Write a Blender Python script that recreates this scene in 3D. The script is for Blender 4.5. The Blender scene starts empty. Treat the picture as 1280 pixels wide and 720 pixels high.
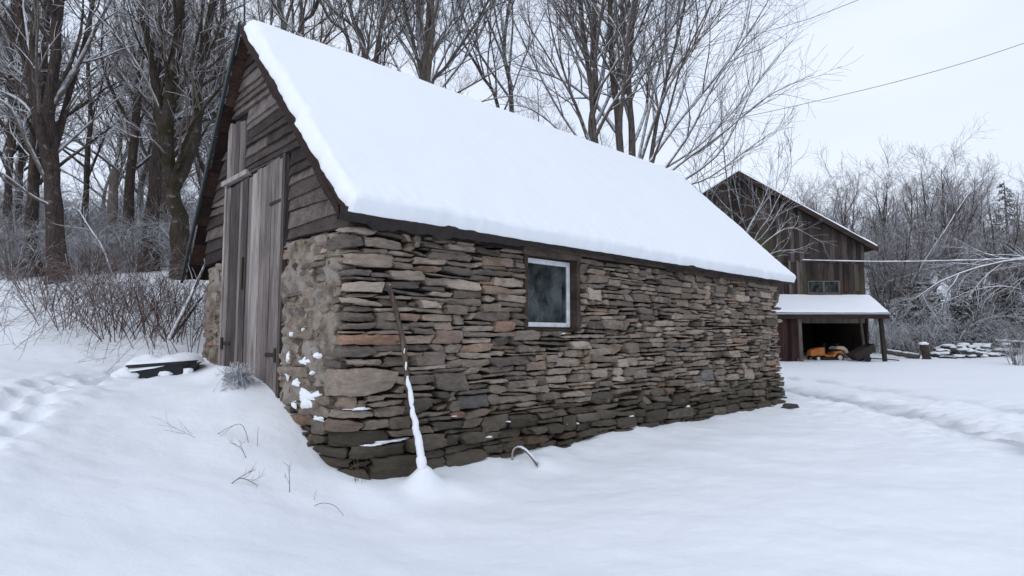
import bpy, math, random
import numpy as np
from mathutils import Vector, Matrix
rng = np.random.default_rng(11)
random.seed(11)
SC = bpy.context.scene
COL = SC.collection
R = math.radians

# ------------------------------------------------------------------ camera frame (eye at 1.4 m, pitched up a little)
F = 742.0
PITCH = math.atan(60 / F)
FW = np.array([0, math.cos(PITCH), math.sin(PITCH)])
UP = np.array([0, -math.sin(PITCH), math.cos(PITCH)])
RT = np.array([1.0, 0, 0])
EYE = np.array([0, 0, 1.4])
def ray(px, py): return RT * (px - 640) + UP * (360 - py) + FW * F
def at(px, py, Y):                       # world point seen towards (px, py) at depth y = Y
    r = ray(px, py); return EYE + r * (Y / r[1])
def at_z(px, py, z):
    r = ray(px, py); return EYE + r * ((z - EYE[2]) / r[2])

# shed frame: C is the near corner, L runs along the window wall, G along the gable
CRN = np.array([-1.562, 5.705, 0.0])
LV = np.array([math.sin(R(46)), math.cos(R(46)), 0]); GV = np.array([-math.sin(R(44)), math.cos(R(44)), 0]); ZV = np.array([0, 0, 1.0])
def on_g(px, py, g): r_ = ray(px, py); return EYE + r_ * (((CRN + GV * g - EYE) @ GV) / (r_ @ GV))   # on the plane a distance g behind the window wall
def W(s, g, z): return CRN + LV * s + GV * g + ZV * z

# ------------------------------------------------------------------ noise
def _hash(ix, iy, iz, seed):
    h = (ix.astype(np.int64) * 374761393 + iy.astype(np.int64) * 668265263 + iz.astype(np.int64) * 2147483647 + seed * 1274126177) & 0xffffffff
    h = ((h ^ (h >> 13)) * 1274126177) & 0xffffffff
    h = (h ^ (h >> 16)) & 0xffffff
    return h / float(0xffffff)
def vnoise(x, y, z=0.0, seed=0):
    x, y, z = np.broadcast_arrays(np.asarray(x, float), np.asarray(y, float), np.asarray(z, float))
    xi, yi, zi = np.floor(x), np.floor(y), np.floor(z)
    fx, fy, fz = x - xi, y - yi, z - zi
    fx, fy, fz = (t * t * t * (t * (t * 6 - 15) + 10) for t in (fx, fy, fz))
    out = 0
    for dx in (0, 1):
        for dy in (0, 1):
            for dz in (0, 1):
                out = out + _hash(xi + dx, yi + dy, zi + dz, seed) * (fx if dx else 1 - fx) * (fy if dy else 1 - fy) * (fz if dz else 1 - fz)
    return out * 2 - 1
def fbm(x, y, z=0.0, octv=4, seed=0):
    a, s, o = 1.0, 1.0, 0
    for k in range(octv):
        o = o + a * vnoise(np.asarray(x) * s, np.asarray(y) * s, np.asarray(z) * s, seed + k * 17); a *= .5; s *= 2.03
    return o

# ------------------------------------------------------------------ ground height
_cp = []
for s in (0, 2, 4, 6, 8, 10, 11.5): _cp.append(np.r_[W(s, 0, 0)[:2], -.06 if s < 3 else -.02])
for s in (0, 3, 6, 10): _cp.append(np.r_[W(s, -2, 0)[:2], -.12])
for g, z in ((.45, .24), (1.5, .74), (2.4, .92), (3.3, 1.03), (4.2, 1.17)): _cp.append(np.r_[W(0, g, 0)[:2], z])
for s, z in ((3, 1.1), (6, .95), (10, .7)): _cp.append(np.r_[W(s, 4.6, 0)[:2], z])
for px, py, Y in ((205, 472, 8), (0, 350, 14), (120, 347, 14), (230, 346, 13), (60, 400, 10), (150, 420, 9.3), (0, 480, 6), (0, 600, 4), (0, 700, 3.05), (200, 560, 5.5), (200, 660, 4.05),
                  (335, 560, 5.7), (290, 620, 4.55), (430, 650, 4.95), (640, 700, 4.0), (900, 650, 5), (1280, 700, 4), (1280, 600, 6.2), (1280, 520, 11), (1280, 470, 20),
                  (1100, 450, 28), (1000, 450, 28), (1200, 447, 32), (1290, 443, 33)):
    _cp.append(at(px, py, Y))
_cp += [np.array(q, float) for q in ((3, 19, .7), (-8, 30, 4.8), (0, 30, 2.4), (10, 40, 1.4), (25, 45, 1.4), (45, 45, 2.4), (60, 20, .6), (-20, 14, 3.6), (-20, 0, 1.7), (-10, -5, .4),
         (0, -10, -.3), (20, -10, -.4), (80, 90, 7), (-60, 80, 12), (0, 90, 7), (-60, -40, 2), (60, -40, -1), (0, -60, -1), (15, 10, -.05), (-6, 22, 3.9), (-14, 22, 4.0))]
_cp = np.array(_cp)
def _U(d2): return np.where(d2 > 1e-9, d2 * np.log(d2 + 1e-12), 0)
_n = len(_cp)
_K = np.zeros((_n + 3, _n + 3)); _d = ((_cp[:, None, :2] - _cp[None, :, :2]) ** 2).sum(-1)
_K[:_n, :_n] = _U(_d) + np.eye(_n) * .6; _K[:_n, _n] = 1; _K[:_n, _n + 1:] = _cp[:, :2]; _K[_n, :_n] = 1; _K[_n + 1:, :_n] = _cp[:, :2].T
_w = np.linalg.solve(_K, np.r_[_cp[:, 2], 0, 0, 0])
def base_h(x, y):
    x = np.asarray(x, float); y = np.asarray(y, float); sh = x.shape
    X = np.clip(x.ravel(), -75, 85); Y = np.clip(y.ravel(), -65, 95)
    out = _w[_n] + _w[_n + 1] * X + _w[_n + 2] * Y
    for k in range(_n): out = out + _w[k] * _U((X - _cp[k, 0]) ** 2 + (Y - _cp[k, 1]) ** 2)
    return out.reshape(sh)
def seg_d(x, y, pts):
    best = np.full(np.shape(x), 1e9); tt = np.zeros(np.shape(x)); acc = 0
    for a, b in zip(pts[:-1], pts[1:]):
        a = np.asarray(a[:2], float); b = np.asarray(b[:2], float); ab = b - a; l = math.hypot(*ab)
        t = np.clip(((x - a[0]) * ab[0] + (y - a[1]) * ab[1]) / (l * l), 0, 1)
        d = np.hypot(x - a[0] - t * ab[0], y - a[1] - t * ab[1]); m = d < best
        best = np.where(m, d, best); tt = np.where(m, acc + t * l, tt); acc += l
    return best, tt
TRACK1 = [at_z(930, 478, .05), at_z(985, 489, -.02), at_z(1090, 507, -.08), at_z(1180, 527, -.1), at_z(1285, 556, -.1), at_z(1500, 640, -.1)]
TRACK2 = [at_z(975, 470, .1), at_z(1060, 478, .04), at_z(1160, 493, 0), at_z(1285, 515, -.05), at_z(1480, 560, -.1)]
TRAIL = [at(-150, 640, 3.6), at(-10, 552, 5.0), at(50, 508, 6.1), at(112, 476, 7.4), at(165, 466, 8.0)]
FOOT = []
for k in range(24):
    t = k / 23 * 4; i = min(int(t), 3); p = TRAIL[i] * (1 - t + i) + TRAIL[i + 1] * (t - i); d = TRAIL[i + 1] - TRAIL[i]; d = d[:2] / np.hypot(*d[:2])
    n = np.array([-d[1], d[0]]); FOOT.append((p[:2] + n * (.13 if k % 2 else -.13) + rng.normal(0, .03, 2), d))
def ground_h(x, y, detail=True):
    x = np.asarray(x, float); y = np.asarray(y, float)
    z = base_h(x, y)
    if not detail: return z
    z = z + .035 * fbm(x * .55, y * .55, 0, 3, 5) + .016 * fbm(x * 1.9, y * 1.9, 0, 3, 9)
    near = np.exp(-((x / 30) ** 2 + ((y - 8) / 30) ** 2))
    z = z + near * .004 * fbm(x * 9, y * 9, 0, 2, 31)
    for tr, dep, wd, off in ((TRACK1, .06, .42, 0), (TRACK1, .05, .3, .9), (TRACK2, .05, .4, 0), (TRACK2, .04, .3, -.9)):
        d, t = seg_d(x, y + off * .9, tr)
        nn = .65 + .5 * vnoise(t * .8, off, 0, 3) + .35 * vnoise(x * 3.5, y * 3.5, 0, 8)
        z = z - dep * np.exp(-(d / wd) ** 2) * nn + dep * .25 * np.exp(-((d - wd * 1.9) / (wd * .7)) ** 2) * (nn + .3 * vnoise(x * 6, y * 6, 0, 4))
    d, t = seg_d(x, y, [(TRACK1[1] + TRACK2[1]) / 2 + [0, 2, 0], (TRACK1[3] + TRACK2[3]) / 2 + [0, 2.5, 0], (TRACK1[4] + TRACK2[4]) / 2 + [1, 2, 0], (TRACK1[5] + TRACK2[4]) / 2 + [2, 1, 0]])
    z = z + np.exp(-(d / 3.0) ** 2) * (.09 * np.abs(fbm(x * 2.6, y * 2.6, 0, 4, 77)) - .03)
    d, t = seg_d(x, y, TRAIL)
    z = z - .045 * np.exp(-(d / .22) ** 2) + .02 * np.exp(-((d - .36) / .12) ** 2) + np.exp(-(d / .5) ** 2) * .03 * fbm(x * 6, y * 6, 0, 3, 12)
    for p, dd in FOOT:
        u = (x - p[0]) * dd[0] + (y - p[1]) * dd[1]; v = -(x - p[0]) * dd[1] + (y - p[1]) * dd[0]
        z = z - .07 * np.exp(-((u / .16) ** 4 + (v / .075) ** 4)) + .02 * np.exp(-(((np.hypot(u / 1.6, v) - .14) / .05) ** 2))
    # small drift and lumps against the walls
    u = (x - CRN[0]) * LV[0] + (y - CRN[1]) * LV[1]; v = (x - CRN[0]) * GV[0] + (y - CRN[1]) * GV[1]
    alongL = np.clip((u + .75) / .7, 0, 1) * np.clip((10.9 - u) / .8, 0, 1)
    z = z + alongL * np.exp(-((v + .05) / .45) ** 2) * (.04 + .05 * vnoise(u * .9, 3, 0, 21) + .022 * vnoise(u * 3, 1, 0, 22))
    # mound the leaning pole stands in
    for s, g, a, wd in ((float((on_g(529, 600, -.34) - CRN) @ LV), -.36, .22, .15), (.95, -.5, .07, .3), (.15, -.22, .085, .32), (-.25, .12, .05, .25), (1.5, -.55, .05, .3), (2.3, -.42, .07, .2), (-.35, 1.9, .06, .3), (-.3, 2.6, .12, .25), (-.9, 3.0, .08, .4), (7.2, -.3, .05, .5)):
        z = z + a * np.exp(-(((u - s) / wd) ** 2 + ((v - g) / wd) ** 2))
    return z
def gz(x, y): return float(ground_h(np.array([x]), np.array([y]))[0])

# ------------------------------------------------------------------ materials
class NT:
    def __init__(s, name):
        s.m = bpy.data.materials.new(name); s.m.use_nodes = True; s.t = s.m.node_tree; s.t.nodes.clear()
        s.out = s.n('ShaderNodeOutputMaterial')
    def n(s, typ, ins=None, **kw):
        nd = s.t.nodes.new(typ)
        for k, v in kw.items(): setattr(nd, k, v)
        for k, v in (ins or {}).items():
            if isinstance(v, bpy.types.NodeSocket): s.t.links.new(v, nd.inputs[k])
            else: nd.inputs[k].default_value = v
        return nd
    def math(s, op, a, b=0.0, clamp=False):
        return s.n('ShaderNodeMath', {0: a, 1: b}, operation=op, use_clamp=clamp).outputs[0]
    def mix(s, f, a, b, blend='MIX'):
        nd = s.n('ShaderNodeMix', data_type='RGBA', blend_type=blend)
        for i, v in ((0, f), (6, a), (7, b)):
            if isinstance(v, bpy.types.NodeSocket): s.t.links.new(v, nd.inputs[i])
            else: nd.inputs[i].default_value = v if i == 0 else (*v, 1) if len(v) == 3 else v
        return nd.outputs[2]
    def ramp(s, f, stops, interp='LINEAR'):
        nd = s.n('ShaderNodeValToRGB', {0: f}); cr = nd.color_ramp; cr.interpolation = interp
        while len(cr.elements) < len(stops): cr.elements.new(.5)
        for e, (p, c) in zip(cr.elements, stops): e.position = p; e.color = (*c, 1) if len(c) == 3 else c
        return nd.outputs[0]
    def noise(s, scale, detail=4, vec=None, rough=.55):
        ins = {'Scale': scale, 'Detail': detail, 'Roughness': rough}
        if vec is not None: ins['Vector'] = vec
        return s.n('ShaderNodeTexNoise', ins).outputs[0]
    def vec(s, scale=(1, 1, 1), src='Object', rot=(0, 0, 0)):
        tc = s.n('ShaderNodeTexCoord')
        return s.n('ShaderNodeMapping', {'Vector': tc.outputs[src], 'Scale': scale, 'Rotation': rot}).outputs[0]
    def bump(s, h, dist=.01, strength=.5, normal=None):
        ins = {'Height': h, 'Distance': dist, 'Strength': strength}
        if normal is not None: ins['Normal'] = normal
        return s.n('ShaderNodeBump', ins).outputs[0]
    def attr(s, name='tone'): return s.n('ShaderNodeAttribute', attribute_name=name)
    def bsdf(s, color, rough=.8, normal=None, metallic=0.0, spec=.3, **kw):
        ins = {'Base Color': color if isinstance(color, bpy.types.NodeSocket) else (*color, 1), 'Roughness': rough, 'Metallic': metallic, 'Specular IOR Level': spec}
        if normal is not None: ins['Normal'] = normal
        ins.update(kw)
        b = s.n('ShaderNodeBsdfPrincipled', ins)
        s.t.links.new(b.outputs[0], s.out.inputs[0]); return s.m
    def snow_top(s, lo, hi, amount_noise, base, scale=9.0):      # snow lying on the upper side of a branch
        nz = s.n('ShaderNodeSeparateXYZ', {0: s.n('ShaderNodeNewGeometry').outputs['Normal']}).outputs[2]
        nn = s.math('MULTIPLY', s.math('SUBTRACT', s.noise(scale, 2, s.vec()), .5), amount_noise)
        f = s.n('ShaderNodeMapRange', {0: s.math('ADD', nz, nn), 1: lo, 2: hi}).outputs[0]
        return s.mix(f, base, (.82, .85, .9))

def m_snow():
    t = NT('snow'); v = t.vec()
    h = t.math('ADD', t.noise(14, 5, v, .6), t.math('MULTIPLY', t.noise(160, 3, v), .25))
    c = t.mix(t.noise(1.2, 3, v), (.84, .87, .91), (.88, .90, .93))
    c = t.mix(t.n('ShaderNodeSeparateColor', {0: t.attr().outputs['Color']}).outputs[0], c, (.40, .415, .44))      # greyer along the wheel ruts
    h = t.math('ADD', h, t.math('MULTIPLY', t.noise(420, 2, v), .12))
    return t.bsdf(c, .62, t.bump(h, .02, .45), spec=.25)
def m_roof_snow():
    t = NT('roof_snow'); v = t.vec()
    h = t.math('ADD', t.math('MULTIPLY', t.noise(5, 4, v, .6), .45), t.math('MULTIPLY', t.noise(90, 4, v, .65), .35))
    c = t.mix(t.noise(.8, 3, v), (.86, .885, .92), (.89, .91, .94))
    return t.bsdf(c, .65, t.bump(h, .02, .3), spec=.2)
def m_bark(name, dark, light, snow=(.55, .8, .7), moss=None, stretch=.16):
    t = NT(name); v = t.vec((1, 1, stretch)); v1 = t.vec()
    f = t.math('MULTIPLY', t.math('ADD', t.noise(16, 6, v, .65), t.noise(55, 3, v)), .5)
    c = t.ramp(f, [(.36, dark), (.5, tuple((a + b) / 2 for a, b in zip(dark, light))), (.64, light)])
    if moss: c = t.mix(t.ramp(t.noise(2.2, 4, v1), [(.48, (0, 0, 0)), (.62, (1, 1, 1))]), c, moss)
    c = t.mix(t.ramp(t.noise(7, 3, v1), [(.62, (0, 0, 0)), (.7, (.7, .7, .7))]), c, tuple(min(1, a * 1.8 + .03) for a in light))
    c = t.snow_top(*snow, c)
    return t.bsdf(c, .92, t.bump(f, .05, .9), spec=.1)
def m_stone():
    t = NT('fieldstone'); a = t.attr().outputs['Color']; sp = t.n('ShaderNodeSeparateColor', {0: a}); v = t.vec((1, 1, 3.2)); v1 = t.vec()
    base = t.ramp(sp.outputs[0], [(0, (.10, .082, .068)), (.14, (.29, .236, .192)), (.28, (.14, .12, .105)), (.42, (.40, .328, .268)), (.55, (.18, .155, .132)), (.68, (.52, .435, .36)),
                                  (.8, (.21, .172, .138)), (.9, (.38, .312, .25)), (.965, (.35, .24, .175)), (.985, (.40, .235, .16)), (1, (.21, .205, .20))])
    grain = t.math('ADD', t.math('MULTIPLY', t.noise(9, 6, v, .65), .6), t.math('MULTIPLY', t.noise(46, 5, v, .7), .4))
    c = t.mix(1.0, base, t.ramp(grain, [(.3, (.45, .43, .41)), (.5, (.95, .94, .93)), (.7, (1.35, 1.3, 1.25))]), 'MULTIPLY')
    c = t.mix(t.ramp(t.noise(4.5, 5, v1, .65), [(.57, (0, 0, 0)), (.66, (.45, .45, .45))]), c, (.42, .37, .32))      # pale lichen and lime
    c = t.mix(t.ramp(t.noise(3.1, 4, v1), [(.57, (0, 0, 0)), (.68, (.55, .55, .55))]), c, (.19, .135, .075))           # rusty stain
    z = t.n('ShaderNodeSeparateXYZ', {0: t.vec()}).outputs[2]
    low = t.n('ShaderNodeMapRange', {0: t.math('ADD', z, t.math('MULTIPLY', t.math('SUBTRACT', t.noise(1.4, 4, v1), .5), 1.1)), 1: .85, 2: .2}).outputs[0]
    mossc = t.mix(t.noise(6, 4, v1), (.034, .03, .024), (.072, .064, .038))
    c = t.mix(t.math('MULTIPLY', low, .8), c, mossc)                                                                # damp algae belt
    h = t.math('ADD', grain, t.math('MULTIPLY', t.noise(140, 4, v, .7), .35))
    return t.bsdf(c, .88, t.bump(h, .035, .85), spec=.22)
def m_parge():
    t = NT('lime_render'); v = t.vec()
    f = t.noise(3.4, 7, v, .68)
    c = t.ramp(f, [(.3, (.07, .052, .04)), (.43, (.18, .142, .11)), (.53, (.29, .245, .20)), (.66, (.39, .345, .30))])
    c = t.mix(t.ramp(t.noise(1.7, 5, v), [(.5, (0, 0, 0)), (.62, (.75, .75, .75))]), c, (.27, .26, .255))
    c = t.mix(t.ramp(t.noise(8, 4, v), [(.60, (0, 0, 0)), (.68, (1, 1, 1))]), c, (.075, .058, .042))
    return t.bsdf(c, .95, t.bump(t.math('ADD', f, t.math('MULTIPLY', t.noise(45, 5, v), .35)), .05, .9), spec=.1)
def m_dirt():
    t = NT('joint_dirt'); return t.bsdf(t.ramp(t.noise(20, 5, t.vec()), [(.35, (.012, .01, .008)), (.7, (.04, .033, .027))]), 1, spec=0)
def m_wood(name, cols, axis='Z', stain=None, rough=.85, frost=None, bumpd=.012):
    t = NT(name); sc = {'X': (.35, 9, 9), 'Y': (9, .35, 9), 'Z': (9, 9, .35)}[axis]; sc2 = {'X': (1, 6, 6), 'Y': (6, 1, 6), 'Z': (6, 6, 1)}[axis]
    a = t.n('ShaderNodeSeparateColor', {0: t.attr().outputs['Color']}).outputs[0]
    g = t.math('ADD', t.math('MULTIPLY', t.noise(5, 6, t.vec(sc), .7), .6), t.math('MULTIPLY', t.noise(16, 5, t.vec(sc), .7), .4))
    c = t.ramp(t.math('ADD', t.math('MULTIPLY', a, .62), t.math('MULTIPLY', t.math('SUBTRACT', g, .5), 1.5), ), [(0, cols[0]), (.33, cols[1]), (.66, cols[2])])
    c = t.mix(t.ramp(t.noise(1.1, 4, t.vec(sc2)), [(.45, (0, 0, 0)), (.7, (.6, .6, .6))]), c, tuple(x * .6 for x in cols[0]))
    if stain: 
        for col, scl, lo, hi, amt in stain:
            c = t.mix(t.ramp(t.noise(scl, 4, t.vec((1, 1, .45))), [(lo, (0, 0, 0)), (hi, (amt,) * 3)]), c, col)
    if frost:
        nz = t.n('ShaderNodeSeparateXYZ', {0: t.n('ShaderNodeNewGeometry').outputs['Normal']}).outputs[2]
        c = t.mix(t.n('ShaderNodeMapRange', {0: t.math('ADD', nz, t.math('SUBTRACT', t.noise(12, 3, t.vec()), .5)), 1: .6, 2: .9, 4: frost}).outputs[0], c, (.82, .85, .9))
    return t.bsdf(c, rough, t.bump(g, bumpd, .9), spec=.2)
def m_plain(name, col, rough=.6, metallic=0.0, var=.25, scale=12, spec=.4, bump=.003):
    t = NT(name); n = t.noise(scale, 5, t.vec(), .6)
    c = t.ramp(n, [(.3, tuple(x * (1 - var) for x in col)), (.7, tuple(min(1, x * (1 + var)) for x in col))])
    return t.bsdf(c, rough, t.bump(n, bump, .5), metallic, spec)
def m_glass():
    t = NT('window_glass')
    fr = t.math('ADD', t.math('MULTIPLY', t.math('POWER', t.n('ShaderNodeLayerWeight', {0: .5}).outputs['Facing'], 5), .9), .045)
    n = t.noise(3, 3, t.vec()); nm = t.bump(n, .012, .25)
    gl = t.n('ShaderNodeBsdfGlossy', {'Color': (.8, .88, .9, 1), 'Roughness': .05, 'Normal': nm}).outputs[0]
    tr = t.n('ShaderNodeBsdfTransparent', {'Color': (.35, .42, .42, 1)}).outputs[0]
    film = t.n('ShaderNodeBsdfDiffuse', {'Color': (.10, .115, .115, 1)}).outputs[0]          # grime on the pane, lightened to stand in for pale reflections
    m1 = t.n('ShaderNodeMixShader', {0: t.math('MULTIPLY', t.ramp(t.noise(4, 5, t.vec()), [(.4, (.1,) * 3), (.7, (.75,) * 3)]), 1.0), 1: tr, 2: film}).outputs[0]
    m2 = t.n('ShaderNodeMixShader', {0: fr, 1: m1, 2: gl}).outputs[0]
    t.t.links.new(m2, t.out.inputs[0]); return t.m

M = {}
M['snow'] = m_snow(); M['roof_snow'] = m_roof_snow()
M['bark'] = m_bark('bark', (.024, .018, .016), (.10, .078, .067), (.45, .85, .6))
M['bark_moss'] = m_bark('mossy_bark', (.018, .014, .012), (.085, .067, .055), (.5, .85, .9), (.032, .029, .016))
M['bark_grey'] = m_bark('grey_bark', (.04, .034, .03), (.15, .13, .115), (.35, .85, .5))
M['bark_far'] = m_bark('far_bark', (.048, .036, .031), (.15, .115, .1), (.12, .65, .7))
M['twig'] = m_bark('twig_bark', (.07, .053, .045), (.18, .145, .125), (-.05, .55, .9))
M['twig_dark'] = m_bark('maple_twig_bark', (.055, .043, .036), (.18, .145, .125), (-.12, .5, .9))
M['twig_snowy'] = m_bark('snow_laden_twig_bark', (.06, .05, .043), (.2, .165, .145), (-.1, .45, .8))
M['cane'] = m_bark('bramble_canes', (.045, .024, .019), (.14, .08, .062), (.45, .95, .7))
M['frost'] = m_bark('snow_caked_stems', (.06, .05, .043), (.2, .165, .145), (-.7, .05, .8))
M['snag'] = m_bark('bare_dead_wood', (.09, .075, .065), (.25, .21, .18), (.6, .9, .6))
M['stone'] = m_stone(); M['parge'] = m_parge(); M['dirt'] = m_dirt()
M['siding'] = m_wood('weathered_siding', ((.026, .019, .017), (.105, .083, .075), (.25, .21, .19)), 'X', bumpd=.02)
M['door'] = m_wood('weathered_planks', ((.06, .05, .047), (.23, .195, .182), (.43, .38, .36)), 'Z', bumpd=.022)
M['trim'] = m_wood('old_trim_wood', ((.02, .013, .011), (.065, .045, .037), (.14, .105, .085)), 'X')
M['deck'] = m_wood('roof_boards', ((.016, .009, .007), (.06, .034, .026), (.14, .09, .07)), 'X')
M['barn'] = m_wood('barn_boards', ((.02, .015, .014), (.065, .05, .045), (.135, .108, .098)), 'Z', [((.072, .075, .035), .5, .5, .62, .75), ((.13, .07, .045), .42, .58, .68, .6)])
M['barn_red'] = m_wood('faded_red_boards', ((.012, .006, .006), (.038, .018, .017), (.065, .034, .031)), 'Z')
M['barn_post'] = m_wood('grey_timber', ((.03, .024, .02), (.10, .08, .07), (.2, .17, .15)), 'Z')
M['pole'] = m_bark('pole_wood', (.04, .028, .02), (.17, .13, .10), (.5, .8, .5))
M['metal_edge'] = m_plain('dark_green_metal', (.03, .04, .038), .55, .3)
M['felt'] = m_plain('tar_felt', (.028, .022, .019), .9, bump=.01)
M['white'] = m_plain('white_paint', (.66, .67, .68), .6, var=.2, scale=9)
M['glass'] = m_glass()
M['black'] = m_plain('black_plastic', (.012, .014, .017), .45)
M['rubber'] = m_plain('tyre_rubber', (.016, .016, .017), .85)
M['orange'] = m_plain('orange_paint', (.46, .155, .035), .55, var=.35, scale=5)
M['cream'] = m_plain('cream_panel', (.50, .44, .36), .6, var=.15)
M['rim'] = m_plain('pale_rim', (.55, .54, .52), .5, var=.1)
M['iron'] = m_plain('rusty_iron', (.035, .025, .02), .7, .4)
M['wire'] = m_plain('wire', (.32, .33, .35), .6)
M['needle'] = m_plain('conifer_needles', (.035, .05, .034), .8, var=.5, scale=2)
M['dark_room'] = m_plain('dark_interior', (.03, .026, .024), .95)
M['weed'] = m_plain('dry_stalk', (.11, .075, .05), .9)
M['rock'] = m_plain('dark_rock', (.05, .047, .045), .85, var=.4, scale=8)

# ------------------------------------------------------------------ mesh building
class MB:
    def __init__(s): s.v = []; s.f = []; s.c = []; s.n = 0
    def add(s, verts, faces, tone=.5, t2=.5):
        verts = np.asarray(verts, float).reshape(-1, 3)
        s.v.append(verts); s.f += [tuple(i + s.n for i in f) for f in faces]
        s.c.append(np.tile([tone, t2, .5, 1.0], (len(verts), 1))); s.n += len(verts)
    def grid(s, P, tone=.5, flip=False):
        P = np.asarray(P); a, b = P.shape[:2]; fs = []
        for i in range(a - 1):
            for j in range(b - 1):
                q = (i * b + j, i * b + j + 1, (i + 1) * b + j + 1, (i + 1) * b + j)
                fs.append(q[::-1] if flip else q)
        s.add(P.reshape(-1, 3), fs, tone)
    def hexa(s, a, b, tone=.5):           # a, b: four corners each, near face and far face in the same order
        s.add(list(a) + list(b), [(3, 2, 1, 0), (4, 5, 6, 7), (0, 1, 5, 4), (1, 2, 6, 5), (2, 3, 7, 6), (3, 0, 4, 7)], tone)
    def box(s, o, ax, ay, az, tone=.5):   # corner o and three edge vectors
        o, ax, ay, az = (np.asarray(q, float) for q in (o, ax, ay, az))
        s.hexa([o, o + ax, o + ax + az, o + az], [o + ay, o + ax + ay, o + ax + ay + az, o + ay + az], tone)
    def cbox(s, c, size, rot=0.0, tone=.5, tilt=0.0):
        m = (Matrix.Rotation(rot, 3, 'Z') @ Matrix.Rotation(tilt, 3, 'Y')); e = [np.array(m @ Vector(q)) for q in ((size[0], 0, 0), (0, size[1], 0), (0, 0, size[2]))]
        s.box(np.asarray(c) - sum(e) / 2, *e, tone)
    def tubes(s, P, Rr, k=4, cap=True):   # P (m, n, 3), Rr (m, n)
        P = np.asarray(P, float); Rr = np.asarray(Rr, float)
        if P.ndim == 2: P = P[None]; Rr = Rr[None]
        m, n, _ = P.shape
        T = np.empty_like(P); T[:, 1:-1] = P[:, 2:] - P[:, :-2]; T[:, 0] = P[:, 1] - P[:, 0]; T[:, -1] = P[:, -1] - P[:, -2]
        T /= np.linalg.norm(T, axis=-1, keepdims=True) + 1e-9
        av = T.mean(1); ref = np.where(np.abs(av[:, 2:3]) > .8, np.array([[1., 0, 0]]), np.array([[0, 0, 1.]]))[:, None]
        A = np.cross(T, ref); A /= np.linalg.norm(A, axis=-1, keepdims=True) + 1e-9; B = np.cross(T, A)
        an = np.arange(k) / k * 2 * np.pi
        V = P[:, :, None] + Rr[:, :, None, None] * (A[:, :, None] * np.cos(an)[:, None] + B[:, :, None] * np.sin(an)[:, None])
        s.raw_tubes(V.reshape(-1, 3), m, n, k, cap)
    def raw_tubes(s, V, m, n, k, cap):
        base = (np.arange(m) * n * k)[:, None, None]; i = (np.arange(n - 1) * k)[None, :, None]; j = np.arange(k)[None, None, :]; j2 = (j + 1) % k
        q = np.stack(np.broadcast_arrays(base + i + j, base + i + j2, base + i + k + j2, base + i + k + j), -1).reshape(-1, 4) + s.n
        s.f += list(map(tuple, q.tolist()))
        if cap and k > 3:
            for b in range(m): s.f.append(tuple(s.n + b * n * k + (n - 1) * k + j for j in range(k)))
        s.v.append(V); s.c.append(np.tile([.5, .5, .5, 1.0], (len(V), 1))); s.n += len(V)
    def build(s, name, mat, parent=None, smooth=False, bevel=0.0, sub=0):
        me = bpy.data.meshes.new(name); V = np.concatenate(s.v)
        if parent is not None and parent.location.length > 0 or parent is not None and parent.rotation_euler.z:
            V = V - np.array(parent.location)
        me.from_pydata(V.tolist(), [], s.f); me.update()
        ca = me.color_attributes.new('tone', 'FLOAT_COLOR', 'POINT'); ca.data.foreach_set('color', np.concatenate(s.c).astype(np.float32).ravel())
        for mm in (mat if isinstance(mat, (list, tuple)) else [mat]): me.materials.append(mm)
        if smooth: me.polygons.foreach_set('use_smooth', np.ones(len(me.polygons), bool))
        o = bpy.data.objects.new(name, me); COL.objects.link(o); o.parent = parent
        if bevel:
            b = o.modifiers.new('Bevel', 'BEVEL'); b.width = bevel; b.segments = 2; b.limit_method = 'ANGLE'
        if sub:
            b = o.modifiers.new('Subsurf', 'SUBSURF'); b.levels = b.render_levels = sub
        return o
def tag(o, label=None, cat=None, group=None, kind=None):
    for k, v in (('label', label), ('category', cat), ('group', group), ('kind', kind)):
        if v: o[k] = v
    return o
def thing(name, loc=(0, 0, 0), label=None, cat=None, group=None):
    o = bpy.data.objects.new(name, None); COL.objects.link(o); o.location = [float(q) for q in loc]; o.empty_display_size = .3
    return tag(o, label, cat, group)
def dup(root, loc, rz=0.0, sc=1.0, label=None, group=None, tilt=(0, 0)):
    r = root.copy(); COL.objects.link(r); r.location = [float(q) for q in loc]; r.rotation_euler = (tilt[0], tilt[1], rz); r.scale = (sc, sc, sc) if not isinstance(sc, tuple) else sc
    if label: r['label'] = label
    if group: r['group'] = group
    for ch in root.children:
        c = ch.copy(); COL.objects.link(c); c.parent = r
        for g in ch.children:
            d = g.copy(); COL.objects.link(d); d.parent = c
    return r
def ico(r, c, sub=2, noise=.2, scale=(1, 1, 1), seed=0):
    import bmesh
    bm = bmesh.new(); bmesh.ops.create_icosphere(bm, subdivisions=sub, radius=1)
    V = np.array([v.co[:] for v in bm.verts]); Fc = [tuple(v.index for v in f.verts) for f in bm.faces]; bm.free()
    d = 1 + noise * fbm(V[:, 0] * 1.7 + seed, V[:, 1] * 1.7, V[:, 2] * 1.7, 3, seed)
    return V * d[:, None] * r * np.array(scale) + np.asarray(c), Fc
def smooth_path(pts, n):
    pts = np.asarray(pts, float); m = len(pts); t = np.linspace(0, m - 1, n); i = np.clip(t.astype(int), 0, m - 2); u = (t - i)[:, None]
    p0 = pts[np.clip(i - 1, 0, m - 1)]; p1 = pts[i]; p2 = pts[i + 1]; p3 = pts[np.clip(i + 2, 0, m - 1)]
    return .5 * (2 * p1 + (p2 - p0) * u + (2 * p0 - 5 * p1 + 4 * p2 - p3) * u ** 2 + (3 * p1 - p0 - 3 * p2 + p3) * u ** 3)

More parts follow.
